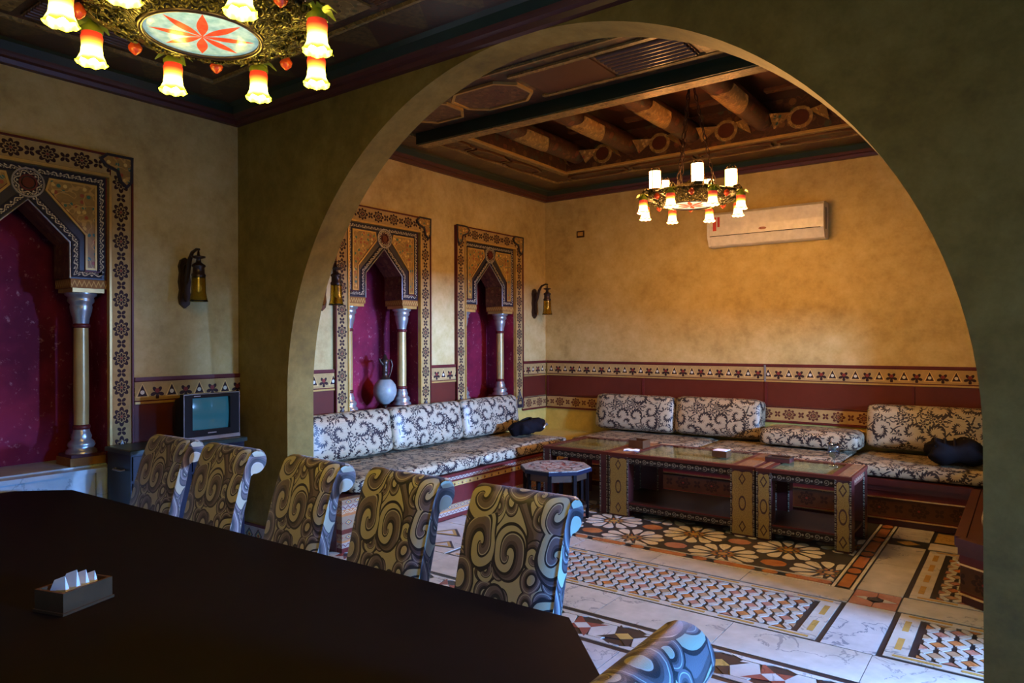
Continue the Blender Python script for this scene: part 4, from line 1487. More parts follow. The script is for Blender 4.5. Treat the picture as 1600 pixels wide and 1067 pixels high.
gs = 'floral seat cushions on the benches'
yc = [(3.66, 5.215), (5.225, 6.76)]
soft('seat_cushion', 'floral seat cushion on the left bench, nearest the arch', 'cushion', (0.93, yc[0][1] - yc[0][0], 0.13), (-4.665, sum(yc[0]) / 2, 0.465), group=gs, puff=0.1)
soft('seat_cushion', 'floral seat cushion on the left bench, running to the corner', 'cushion', (0.93, yc[1][1] - yc[1][0], 0.13), (-4.665, sum(yc[1]) / 2, 0.465), group=gs, puff=0.1)
for (a, b), lab in (((-4.20, -2.75), 'floral seat cushion on the back bench behind the left coffee table'), ((-2.74, -1.36), 'floral seat cushion on the back bench in front of the fallen cushion'), ((-1.35, -0.12), 'floral seat cushion on the back bench beside the right jamb')):
    soft('seat_cushion', lab, 'cushion', (b - a, 0.90, 0.12), ((a + b) / 2, 7.25, 0.462), group=gs, puff=0.1)
soft('seat_cushion', 'dark shaded floral seat cushion on the right bench', 'cushion', (0.80, 1.50, 0.12), (0.16, 5.95, 0.462), group=gs, puff=0.1)

gb = 'floral back cushions leaning on the benches'
for (a, b), lab in (((3.70, 4.70), 'pale floral back cushion half hidden by the arch jamb'), ((4.71, 5.73), 'pale floral back cushion in the middle of the left bench'), ((5.74, 6.76), 'pale floral back cushion at the corner end of the left bench')):
    soft('back_cushion', lab, 'cushion', (0.21, b - a, 0.42), (-4.975, (a + b) / 2, 0.757), rot=(0, math.radians(-8), 0), axis=0, r=0.06, puff=0.25, group=gb)
for (a, b), lab, dz in (((-4.25, -3.24), 'floral back cushion beside the corner shelf', 0), ((-3.22, -2.26), 'floral back cushion second from the corner on the back bench', 0.01), ((-1.26, -0.22), 'floral back cushion next to the right arch jamb', 0.02)):
    soft('back_cushion', lab, 'cushion', (b - a, 0.22, 0.42), ((a + b) / 2, 7.56, 0.752 + dz), rot=(math.radians(-9), 0, 0), axis=1, r=0.06, puff=0.25, group=gb)
soft('back_cushion', 'fallen floral cushion lying flat on the back bench', 'cushion', (0.94, 0.42, 0.17), (-1.745, 7.43, 0.632), axis=2, r=0.06, puff=0.15, group=gb)

# dark bag in the corner and dark coat on the right
def bundle(name, label, cat, loc, dims, mat, rz, seed):
    rnd = random.Random(seed)
    mb = MB().cushion(*dims, r=min(dims) * 0.48, puff=0.1, n=12)
    for i, v in enumerate(mb.v):
        x, y, z = v
        k = 0.12 * math.sin(x * 31 + seed) + 0.10 * math.sin(y * 43 + x * 17 + seed * 2)
        mb.v[i] = (x * (1 + 0.12 * math.sin(z * 40 + y * 20)), y * (1 + k * 0.5), z * (1 + k) + (0.02 * math.sin(x * 22) if z > 0 else 0))
    o = thing(name, label, cat, loc, rz)
    part('body', mb, M[mat], o, weld=True)
    return o


bg = bundle('handbag', 'black bag lying at the corner end of the left bench', 'bag', (-4.58, 6.50, 0.634), (0.24, 0.58, 0.14), 'cloth_black', 0.15, 3)
part('handle', MB().tube([(0.02 + 0.06 * math.cos(a), -0.12 + 0.15 * math.sin(a), 0.062 + 0.035 * math.sin(a)) for a in [PI * k / 10 for k in range(11)]], 0.012, 8), M['black'], bg)
part('buckle', MB().tube([(0.13, 0.15, -0.02), (0.155, 0.18, 0.03), (0.15, 0.21, 0.01)], 0.012, 6), M['silver'], bg)
ct = bundle('coat', 'dark folded coat on the back bench beside the right jamb', 'coat', (-0.50, 7.10, 0.645), (0.42, 0.42, 0.16), 'cloth_black', 0.2, 5)
for k in range(5):
    part('fold', MB().tube([(-0.17 + 0.07 * k, -0.17, 0.055), (-0.15 + 0.07 * k, 0.0, 0.108), (-0.12 + 0.07 * k, 0.16, 0.07)], 0.008, 6), M['black'], ct)


# ---------------------------------------------------------------- coffee tables
def coffee_table(label, x0, x1, y0, y1, lw, ends, shelf=True, h=0.575):
    cx, cy = (x0 + x1) / 2, (y0 + y1) / 2
    t = thing('coffee_table', label, 'table', (cx, cy, 0))
    X0, X1, Y0, Y1 = x0 - cx, x1 - cx, y0 - cy, y1 - cy
    tp = MB()
    # top frame with a rebate for the glass
    gx0, gx1 = X0 + ends[0], X1 - ends[1]
    gy0, gy1 = Y0 + 0.05, Y1 - 0.05
    zt0, zt1 = h - 0.028, h
    for b in ((X0, X1, Y0, gy0), (X0, X1, gy1, Y1), (X0, gx0, gy0, gy1), (gx1, X1, gy0, gy1)):
        tp.box(b[0], b[1], b[2], b[3], zt0, zt1)
    top = part('top_frame', tp, M['red_panel'], t)
    for a, b in ((X0 + 0.02, gx0 - 0.045), (gx1 + 0.045, X1 - 0.02)):
        if b - a > 0.03: part('wood_inlay', MB().box(a, b, Y0 + 0.02, Y1 - 0.02, h, h + 0.0025), M['table_wood'], top)
    part('inlay_board', MB().box(gx0, gx1, gy0, gy1, zt0, zt0 + 0.012), M['table_inlay'], top)
    part('glass_pane', MB().box(gx0 + .002, gx1 - .002, gy0 + .002, gy1 - .002, zt0 + 0.018, zt1 - 0.001), M['pane'], t)
    for y, s in ((Y0 + 0.012, -1), (Y1 - 0.034, 1)):
        part('apron', MB().box(X0 + lw, X1 - lw, y, y + 0.022, -0.03, 0.03), M['carve'], t, loc=(0, 0, zt0 - 0.032))
    for x in (X0 + 0.012, X1 - 0.034):
        part('apron', MB().box(x, x + 0.022, Y0 + 0.12, Y1 - 0.12, -0.03, 0.03), M['carve_red'], t, loc=(0, 0, zt0 - 0.032))
    for sx in (0, 1):
        for sy in (0, 1):
            lx0 = X0 + 0.004 if sx == 0 else X1 - lw - 0.004
            dy = 0.11
            ly0 = Y0 + 0.004 if sy == 0 else Y1 - dy - 0.004
            lg = part('leg', MB().box(-lw / 2, lw / 2, 0, dy, 0.001, zt0), M['maroon_dark'], t, loc=(lx0 + lw / 2, ly0, 0))
            if sy == 0 and ends[2]:
                w2 = lw / 2 - 0.016
                n = 6
                pts = [(-w2, 0.015), (w2, 0.015)] + [(w2 - (0.006 if k % 2 else 0), 0.015 + (zt0 - 0.06) * (k + 1) / 10) for k in range(9)] + [(w2 * .97, zt0 - 0.03), (w2 * .72, zt0 - 0.016), (w2 * .3, zt0 - 0.018), (0, zt0 - 0.026), (-w2 * .3, zt0 - 0.018), (-w2 * .72, zt0 - 0.016), (-w2 * .97, zt0 - 0.03)] + [(-w2 + (0.006 if k % 2 else 0), 0.015 + (zt0 - 0.06) * (k + 1) / 10) for k in range(8, -1, -1)]
                part('gilded_panel', MB().prism(pts, lambda a, b, d: (a, -d, b), 0.0, 0.004), M['leg_panel'], lg)
            for s in (-1, 1):
                part('carved_edge', MB().box(-0.006, 0.006, -0.003, 0.0, 0.004, zt0, swap=True), M['carve'], lg, loc=(s * (lw / 2 - 0.007), 0, 0))
    if shelf:
        sh = part('shelf', MB().box(X0 + 0.02, X1 - 0.02, Y0 + 0.02, Y1 - 0.02, 0.112, 0.134), M['dark_wood'], t)
        part('shelf_apron', MB().box(X0 + lw, X1 - lw, -0.011, 0.011, -0.026, 0.026), M['carve'], sh, loc=(0, Y0 + 0.03, 0.086))
        part('shelf_moulding', MB().box(X0 + lw, X1 - lw, -0.006, 0.006, -0.006, 0.006), M['maroon'], sh, loc=(0, Y0 + 0.016, 0.128))
    return t


coffee_table('glass topped coffee table nearest the room corner, behind the octagonal stool', -3.86, -3.135, 5.74, 6.56, 0.085, (0.06, 0.06, False), False)
coffee_table('long glass topped coffee table with two wide gilded legs', -3.13, -1.785, 5.735, 6.50, 0.20, (0.22, 0.20, True))
coffee_table('short glass topped coffee table at the right with narrow gilded legs', -1.775, -1.06, 5.715, 6.36, 0.12, (0.10, 0.15, True))


def octagon_stool():
    t = thing('octagon_stool', 'octagonal side table with an inlaid mosaic top beside the left bench', 'table', (-3.49, 5.40, 0))
    R = 0.325
    o8 = lambda r: [(r * math.cos(2 * PI * (k + .5) / 8), r * math.sin(2 * PI * (k + .5) / 8)) for k in range(8)]
    tp = part('top', MB().prism(o8(R), XYZ, 0.43, 0.462), M['octo'], t)
    part('top_edge', MB().prism(o8(R + 0.008), XYZ, 0.425, 0.455), M['cab_blue'], tp)
    for k in range(8):
        a = 2 * PI * (k + .5) / 8
        part('leg', MB().box(-0.013, 0.013, -0.017, 0.017, 0.001, 0.426), M['black_wood'], t, loc=((R - 0.035) * math.cos(a), (R - 0.035) * math.sin(a), 0), rot=(0, 0, a))
    for k in range(8):
        a = 2 * PI * k / 8
        d = (R - 0.04) * math.cos(PI / 8)
        L = R * math.sin(PI / 8) - 0.03
        part('lattice_rail', MB().box(-0.008, 0.008, -L, L, 0.36, 0.425), M['dark_wood'], t, loc=(d * math.cos(a), d * math.sin(a), 0), rot=(0, 0, a))
        part('stretcher', MB().box(-0.008, 0.008, -L, L, 0.10, 0.125), M['dark_wood'], t, loc=(d * math.cos(a), d * math.sin(a), 0), rot=(0, 0, a))
    return t


octagon_stool()


# small things on the coffee tables
def tissue_box(name, label, loc, w_, d_, h_, rz=0.0, paper=True):
    t = thing(name, label, 'box', loc, rz)
    q = 0.008
    mb = MB()
    mb.box(-w_ / 2, w_ / 2, -d_ / 2, d_ / 2, 0.0005, q)
    for b in ((-w_ / 2, w_ / 2, -d_ / 2, -d_ / 2 + q), (-w_ / 2, w_ / 2, d_ / 2 - q, d_ / 2), (-w_ / 2, -w_ / 2 + q, -d_ / 2 + q, d_ / 2 - q), (w_ / 2 - q, w_ / 2, -d_ / 2 + q, d_ / 2 - q)):
        mb.box(*b, q, h_)
    part('box_body', mb, M['box_wood'], t)
    if paper:
        part('tissue_stack', MB().box(-w_ / 2 + q, w_ / 2 - q, -d_ / 2 + q, d_ / 2 - q, q, h_ + 0.004), M['paper'], t)
    return t


ZT = 0.5775
tissue_box('tissue_box', 'small brown tissue box in the middle of the long coffee table', (-2.19, 6.10, 0.576), 0.13, 0.13, 0.055)
tissue_box('wooden_box', 'brown wooden box at the left end of the long coffee table', (-3.02, 6.16, ZT), 0.15, 0.16, 0.075, paper=False)
nk = MB()
nk.grid([[(-0.07 + 0.035 * i, -0.05 + 0.05 * j, 0.004 + 0.006 * ((i + j) % 2)) for i in range(5)] for j in range(3)], smooth=False)
nk.grid([[(-0.07 + 0.035 * i, -0.05 + 0.05 * j, 0.001) for i in range(4, -1, -1)] for j in range(3)], smooth=False)
tag(link('napkin', nk.mesh('napkin', M['paper']), None, (-2.99, 5.94, ZT), (0, 0, 0.3)), 'crumpled white napkin in front of the brown wooden box', 'napkin')
at_ = thing('ashtray', 'dark low ashtray on the seam of the right coffee tables', 'ashtray', (-1.70, 6.13, ZT))
part('bowl', MB().prism([(-0.10, -0.07), (0.10, -0.07), (0.10, 0.07), (-0.10, 0.07)], XYZ, 0.0005, 0.028), M['maroon_dark'], at_)
part('rim', MB().ribbon([(-0.09, -0.06), (0.09, -0.06), (0.09, 0.06), (-0.09, 0.06)], 0.02, XYZ, 0.028, 0.04, closed=True), M['dark_wood'], at_)
gl = thing('wine_glass', 'stemmed wine glass on the short right coffee table', 'glass', (-1.27, 6.13, 0.5752))
prof = [(0.038, 0.0), (0.036, 0.004), (0.006, 0.010), (0.005, 0.06), (0.012, 0.068), (0.038, 0.09), (0.050, 0.125), (0.046, 0.165), (0.040, 0.195)]
inner = [(0.0385, 0.195), (0.0445, 0.165), (0.0485, 0.125), (0.036, 0.092), (0.010, 0.072), (0.001, 0.071)]
part('bowl', MB().lathe(prof, 24), M['glass'], gl) if False else None
gm = MB()
gm.grid([[(r * math.cos(2 * PI * k / 24), r * math.sin(2 * PI * k / 24), z) for k in range(24)] for r, z in ([(0.001, 0.0)] + prof + inner)], closed=True)
part('bowl_and_stem', gm, M['glass'], gl)

# ---------------------------------------------------------------- vase in the niche
vs = thing('vase', 'pale egg shaped jug with dark bronze neck and handle in the crimson niche', 'vase', (XL - 0.155, 5.00, 0.8725))
part('foot', MB().lathe([(0.062, 0.0), (0.060, 0.012), (0.030, 0.03), (0.022, 0.07), (0.030, 0.09), (0.045, 0.10)], 20), M['bronze'], vs)
part('body', MB().lathe([(0.040, 0.095), (0.085, 0.13), (0.115, 0.19), (0.120, 0.235), (0.108, 0.29), (0.075, 0.335), (0.050, 0.35)], 24), M['alabaster'], vs)
nk_ = part('neck', MB().lathe([(0.058, 0.343), (0.050, 0.36), (0.034, 0.375), (0.030, 0.42), (0.038, 0.43), (0.030, 0.445), (0.036, 0.50), (0.048, 0.545), (0.030, 0.555), (0.018, 0.59), (0.004, 0.605)], 18), M['bronze'], vs)
part('spout', MB().tube([(0.0, -0.03, 0.50), (0.0, -0.065, 0.535), (0.0, -0.075, 0.56)], [0.018, 0.012, 0.010], 8), M['bronze'], nk_)
part('handle', MB().tube([(0, 0.035, 0.53), (0, 0.085, 0.545), (0, 0.105, 0.49), (0, 0.085, 0.42), (0, 0.055, 0.365)], [0.008, 0.010, 0.010, 0.009, 0.012], 8), M['bronze'], vs)


# ---------------------------------------------------------------- wall lanterns
def sconce(y, z, label):
    t = thing('wall_lantern', label, 'lamp', (XL, y, z), 0, 'bronze wall lanterns with amber glass')
    bp_ = [(0.0, -0.20), (0.035, -0.17), (0.045, -0.12), (0.036, -0.06), (0.045, 0.0), (0.036, 0.07), (0.045, 0.12), (0.03, 0.165), (0.0, 0.185), (-0.03, 0.165), (-0.045, 0.12), (-0.036, 0.07), (-0.045, 0.0), (-0.036, -0.06), (-0.045, -0.12), (-0.035, -0.17)]
    b = part('backplate', MB().prism(bp_, WALLL, 0.001, 0.03), M['bronze'], t)
    part('backplate_boss', MB().prism([(a * .55, c * .75) for a, c in bp_], WALLL, 0.03, 0.05), M['bronze'], b)
    arm = [(0.03, 0.0, -0.02), (0.06, 0.0, 0.06), (0.09, 0.0, 0.16), (0.13, 0.0, 0.215), (0.19, 0.0, 0.235), (0.225, 0.0, 0.23)]
    part('arm', MB().tube(arm, [0.018, 0.02, 0.018, 0.014, 0.011, 0.009], 10), M['bronze'], t)
    hx = 0.215
    h = part('lantern_cap', MB().lathe([(0.046, 0.0), (0.052, 0.02), (0.042, 0.035), (0.040, 0.075), (0.05, 0.085), (0.048, 0.095), (0.02, 0.115), (0.016, 0.14), (0.048, 0.15), (0.05, 0.16), (0.012, 0.166), (0.006, 0.20)], 16), M['bronze'], t, loc=(hx, 0, 0.02))
    part('hanging_link', MB().tube([(hx, 0, 0.215), (hx, 0, 0.237)], 0.005, 6), M['bronze'], t)
    sh = MB()
    pr = [(0.048, 0.028), (0.050, -0.02), (0.052, -0.09), (0.062, -0.14), (0.068, -0.155), (0.064, -0.155), (0.058, -0.138), (0.048, -0.09), (0.046, -0.02), (0.044, 0.026)]
    sh.grid([[(hx + r * math.cos(2 * PI * k / 16), r * math.sin(2 * PI * k / 16), zz) for k in range(16)] for r, zz in pr[::-1]], closed=True)
    s = part('glass_shade', sh, M['amber'], t)
    part('bulb', MB().lathe([(0.008, -0.085), (0.02, -0.07), (0.022, -0.05), (0.012, -0.02), (0.012, 0.02)], 10, c=(hx, 0)), M['white'], s)
    return t


sconce(2.79, 2.06, 'bronze wall lantern in the near room beside the dark niche')
sconce(4.07, 2.085, 'bronze wall lantern partly hidden behind the arch jamb')
sconce(7.46, 2.10, 'small bronze wall lantern beside the room corner')

# ---------------------------------------------------------------- air conditioner, wall plate
ac = thing('air_conditioner', 'white split air conditioner high on the back wall', 'air conditioner', (-2.255, YB, 2.83))
Wc, dy, hh = 0.605, 0.215, 0.185
pf = [(-0.001, -hh + 0.02), (-0.001, hh), (-0.17, hh), (-0.205, hh - 0.03), (-0.215, 0.02), (-0.212, -0.075), (-0.165, -hh + 0.012), (-0.14, -hh), (-0.02, -hh)]
m_ac = lambda a, b, d: (d, a, b)
mb = MB().prism(pf[::-1], m_ac, -Wc + 0.03, Wc - 0.03)
body = part('housing', mb, M['white'], ac)
for s in (-1, 1):
    ep = MB().prism([(a * 1.012, b * 1.01) for a, b in pf][::-1], m_ac, min(s * Wc, s * (Wc - 0.03)), max(s * Wc, s * (Wc - 0.03)))
    part('end_cap', ep, M['white'], ac)
fp = [(-0.206, hh - 0.028), (-0.2165, 0.02), (-0.2135, -0.072)]
fpm = MB()
for (a0, b0), (a1, b1) in zip(fp[:-1], fp[1:]):
    fpm.face([(-Wc + 0.032, a0 - 0.004, b0), (-Wc + 0.032, a1 - 0.004, b1), (Wc - 0.032, a1 - 0.004, b1), (Wc - 0.032, a0 - 0.004, b0)])
part('front_panel', fpm, M['white'], ac)
part('panel_gap', MB().box(-Wc + 0.03, Wc - 0.03, -0.214, -0.20, -0.079, -0.073), M['black'], ac)
part('louvre', MB().face([(-Wc + 0.05, -0.212, -0.083), (-Wc + 0.05, -0.168, -hh + 0.012), (Wc - 0.05, -0.168, -hh + 0.012), (Wc - 0.05, -0.212, -0.083)]) or MB(), M['white'], ac) if False else None
lv = MB(); lv.face([(-Wc + 0.05, -0.2135, -0.085), (-Wc + 0.05, -0.170, -hh + 0.010), (Wc - 0.05, -0.170, -hh + 0.010), (Wc - 0.05, -0.2135, -0.085)])
part('louvre', lv, M['white'], ac)
part('energy_label', MB().box(-Wc + 0.07, -Wc + 0.108, -0.2225, -0.2195, -0.02, 0.13), M['sticker'], ac)
part('energy_label', MB().box(-Wc + 0.12, -Wc + 0.145, -0.2225, -0.2195, 0.02, 0.13), M['sticker'], ac)
part('badge', MB().prism([(0.04 * math.cos(2 * PI * k / 14), -0.035 + 0.014 * math.sin(2 * PI * k / 14)) for k in range(14)], lambda a, b, d: (a, -d, b), 0.2185, 0.2225), M['pink'], ac)
part('side_grille', MB().box(Wc + 0.0005, Wc + 0.003, -0.13, -0.10, -0.09, 0.13), M['cab_blue'], ac)
pl_ = thing('wall_plate', 'small pale switch plate on the back wall near the corner', 'switch', (-4.61, YB, 2.975))
part('plate', MB().box(-0.055, 0.055, -0.012, -0.001, -0.042, 0.042), M['dark_wood'], pl_)
part('rocker', MB().box(-0.035, 0.04, -0.017, -0.012, -0.022, 0.026), M['gold'], pl_)


# ---------------------------------------------------------------- chandeliers
def chandelier(label, loc, zceil, rz, shade, cylrot, light_col, p_bulb, cyl='cyl'):
    t = thing('chandelier', label, 'chandelier', loc, 0)
    # pressed brass body: dish with a scalloped, leaf-embossed rim
    pr = [(0.20, 0.0), (0.21, -0.012), (0.225, 0.0), (0.24, 0.010), (0.27, 0.008), (0.30, 0.018), (0.345, 0.032), (0.385, 0.052), (0.39, 0.072), (0.37, 0.085), (0.26, 0.11), (0.14, 0.15), (0.05, 0.17), (0.02, 0.20)]
    n = 64
    rows = [[((r + (0.018 * math.cos(8 * a + 1) + 0.008 * math.cos(24 * a)) * (1 if 0.26 < r else 0.2)) * math.cos(a),
              (r + (0.018 * math.cos(8 * a + 1) + 0.008 * math.cos(24 * a)) * (1 if 0.26 < r else 0.2)) * math.sin(a), z + 0.006 * math.cos(16 * a) * (0.24 < r < 0.34)) for a in [2 * PI * k / n for k in range(n)]] for r, z in pr]
    part('dish', MB().grid(rows, closed=True), M['brass'], t)
    # embossed scrolls under the rim
    for k in range(24):
        a = 2 * PI * k / 24 + 0.1
        c = Vector(((0.268, 0.315)[k % 2] * math.cos(a), (0.268, 0.315)[k % 2] * math.sin(a), (0.006, 0.018)[k % 2]))
        e = Vector((-math.sin(a), math.cos(a), 0)); f = Vector((math.cos(a), math.sin(a), 0.45)).normalized()
        s = 1 if k % 2 else -1
        pts = [c + (e * s * math.cos(q * 0.55) + f * math.sin(q * 0.55)) * (0.048 - 0.0034 * q) for q in range(13)]
        part('scroll', MB().tube(pts, [0.0095 - 0.0005 * q for q in range(13)], 6), M['brass'], t)
    part('painted_disc', MB().lathe([(0.001, -0.008), (0.10, -0.006), (0.19, 0.0), (0.19, 0.01), (0.001, 0.01)], 40), M['disc'], t, loc=(0, 0, -0.006))
    part('disc_rim', MB().tube([(0.196 * math.cos(2 * PI * k / 40), 0.196 * math.sin(2 * PI * k / 40), -0.008) for k in range(41)], 0.010, 8), M['bronze'], t)
    arm_me = MB().tube([(0.34, 0, 0.07), (0.37, 0, 0.105), (0.40, 0, 0.11), (0.42, 0, 0.085), (0.42, 0, 0.055)], [0.014, 0.012, 0.011, 0.011, 0.012], 8).mesh('arm', M['brass'])
    lf = MB()
    for k in range(7):
        a = 2 * PI * k / 7
        d = Vector((math.cos(a), math.sin(a), 0)); e = Vector((-d.y, d.x, 0)); o = Vector((0.42, 0, 0.062))
        lf.grid([[o + d * 0.012 - e * 0.008, o + d * 0.012 + e * 0.008], [o + d * 0.045 - e * 0.016 + Vector((0, 0, 0.004)), o + d * 0.045 + e * 0.016 + Vector((0, 0, 0.004))], [o + d * 0.072 - e * 0.003 + Vector((0, 0, -0.02)), o + d * 0.072 + e * 0.003 + Vector((0, 0, -0.02))]])
    lf.lathe([(0.036, 0.02), (0.038, 0.035), (0.022, 0.05), (0.012, 0.066)], 12, c=(0.42, 0))
    leaf_me = lf.mesh('lamp_cap', M['leaf'])
    sm = MB()
    spf = [(0.032, 0.0), (0.036, -0.02), (0.033, -0.05), (0.036, -0.08), (0.043, -0.102), (0.050, -0.112)]
    nn = 32
    rows = [[((r + (0.004 * math.cos(8 * 2 * PI * k / nn) if i >= 4 else 0)) * math.cos(2 * PI * k / nn), (r + (0.004 * math.cos(8 * 2 * PI * k / nn) if i >= 4 else 0)) * math.sin(2 * PI * k / nn), z + (0.004 * math.cos(8 * 2 * PI * k / nn) if i == 5 else 0)) for k in range(nn)] for i, (r, z) in enumerate(spf)]
    sm.grid(rows, closed=True)
    shade_me = sm.mesh('lamp_shade', M[shade])
    bulb_me = MB().lathe([(0.006, -0.095), (0.02, -0.085), (0.024, -0.065), (0.014, -0.03), (0.012, 0.0)], 12).mesh('bulb', M['bulb'])
    for k in range(8):
        a = math.radians(30 + 45 * k) + rz
        ar = link('arm', arm_me, t, rot=(0, 0, a))
        link('lamp_cap', leaf_me, t, rot=(0, 0, a))
        p = (0.42 * math.cos(a), 0.42 * math.sin(a), 0.024)
        s = link('lamp_shade', shade_me, t, loc=p, rot=(0, 0, a))
        link('bulb', bulb_me, s)
        # red glass pods between the arms
        b = a + PI / 8
        pd = part('glass_pod', MB().lathe([(0.004, -0.022), (0.020, -0.008), (0.025, 0.006), (0.015, 0.024), (0.006, 0.034)], 12), M['pod'], t, loc=(0.385 * math.cos(b), 0.385 * math.sin(b), 0.022))
        L = bpy.data.lights.new('lamp_light', 'POINT')
        L.energy = p_bulb; L.color = light_col; L.shadow_soft_size = 0.03
        lo = bpy.data.objects.new('lamp_light', L); COL.objects.link(lo)
        lo.location = (loc[0] + p[0], loc[1] + p[1], loc[2] + p[2] - 0.125)
    for k in range(5):
        a = math.radians(75 + 72 * k) + cylrot
        p = (0.325 * math.cos(a), 0.325 * math.sin(a), 0.10)
        cy = part('glass_cylinder', MB().lathe([(0.046, 0.0), (0.048, 0.16), (0.044, 0.16), (0.043, 0.004)], 20), M[cyl], t, loc=p)
        part('cylinder_cup', MB().lathe([(0.02, -0.045), (0.05, -0.03), (0.054, 0.0), (0.052, 0.012), (0.047, 0.012)], 16), M['brass'], cy)
        part('cylinder_rim', MB().tube([(0.048 * math.cos(2 * PI * q / 16), 0.048 * math.sin(2 * PI * q / 16), 0.162) for q in range(17)], 0.006, 6), M['brass'], cy)
        for q in range(4):
            b = 2 * PI * q / 4
            part('cylinder_stay', MB().tube([(0.05 * math.cos(b), 0.05 * math.sin(b), 0.0), (0.053 * math.cos(b), 0.053 * math.sin(b), 0.09), (0.05 * math.cos(b), 0.05 * math.sin(b), 0.165), (0.03 * math.cos(b), 0.03 * math.sin(b), 0.19)], 0.0035, 5), M['brass'], cy)
    # chains and ceiling rose
    H = zceil - loc[2]
    for k in range(3):
        a = math.radians(20 + 120 * k)
        p0 = Vector((0.20 * math.cos(a), 0.20 * math.sin(a), 0.12)); p1 = Vector((0.015 * math.cos(a), 0.015 * math.sin(a), H - 0.10))
        d = (p1 - p0); L = d.length; n = max(4, int(L / 0.055)); d.normalize()
        sd = d.orthogonal().normalized(); s2 = d.cross(sd)
        mb = MB()
        for i in range(n):
            c = p0 + d * (L * (i + 0.5) / n)
            q = sd if i % 2 else s2
            mb.tube([c + d * 0.034 * math.cos(2 * PI * j / 10) + q * 0.013 * math.sin(2 * PI * j / 10) for j in range(11)], 0.0042, 5)
        part('chain', mb, M['bronze'], t)
    part('ceiling_rose', MB().lathe([(0.012, H - 0.14), (0.02, H - 0.10), (0.05, H - 0.06), (0.07, H - 0.03), (0.075, H - 0.003)], 18), M['bronze'], t)
    return t


chandelier('large ornate chandelier with a red flower disc above the dark table', (-2.335, 1.335, 2.69), ZC_F + 0.45, 0.0, 'shade_warm', 0.0, (1.0, 0.62, 0.09), P_BULB * 0.33)
chandelier('rose lit chandelier with tulip shades beyond the arch', (-2.28, 5.64, 2.755), ZC_R + 0.45, math.radians(15), 'shade_rose', math.radians(10), (1.0, 0.47, 0.11), P_BULB, 'cyl_bright')


# ---------------------------------------------------------------- long dark table
def dining_table():
    t = thing('dining_table', 'very long near-black table with cut corners in the near room', 'table', (-2.8, 1.17, 0))
    pl = [(-4.74, 0.78), (-4.50, 0.52), (-1.10, 0.52), (-0.86, 0.78), (-0.86, 1.545), (-1.14, 1.837), (-4.46, 1.745), (-4.69, 1.535)]
    q = [(a + 2.8, b - 1.17) for a, b in pl]
    part('top', MB().prism(q, XYZ, 0.715, 0.75), M['black_wood'], t)
    part('apron', MB().prism([(a * 0.94, b * 0.82) for a, b in q], XYZ, 0.64, 0.715), M['black_wood'], t)
    for x in (-1.1, 1.1):
        ped = part('pedestal', MB().prism([(x - 0.16, -0.22), (x + 0.16, -0.22), (x + 0.22, 0), (x + 0.16, 0.22), (x - 0.16, 0.22), (x - 0.22, 0)], XYZ, 0.06, 0.64), M['black_wood'], t)
        part('pedestal_foot', MB().bevbox(x - 0.30, x + 0.30, -0.34, 0.34, 0.002, 0.06, 0.02), M['black_wood'], ped)
    return t


dining_table()


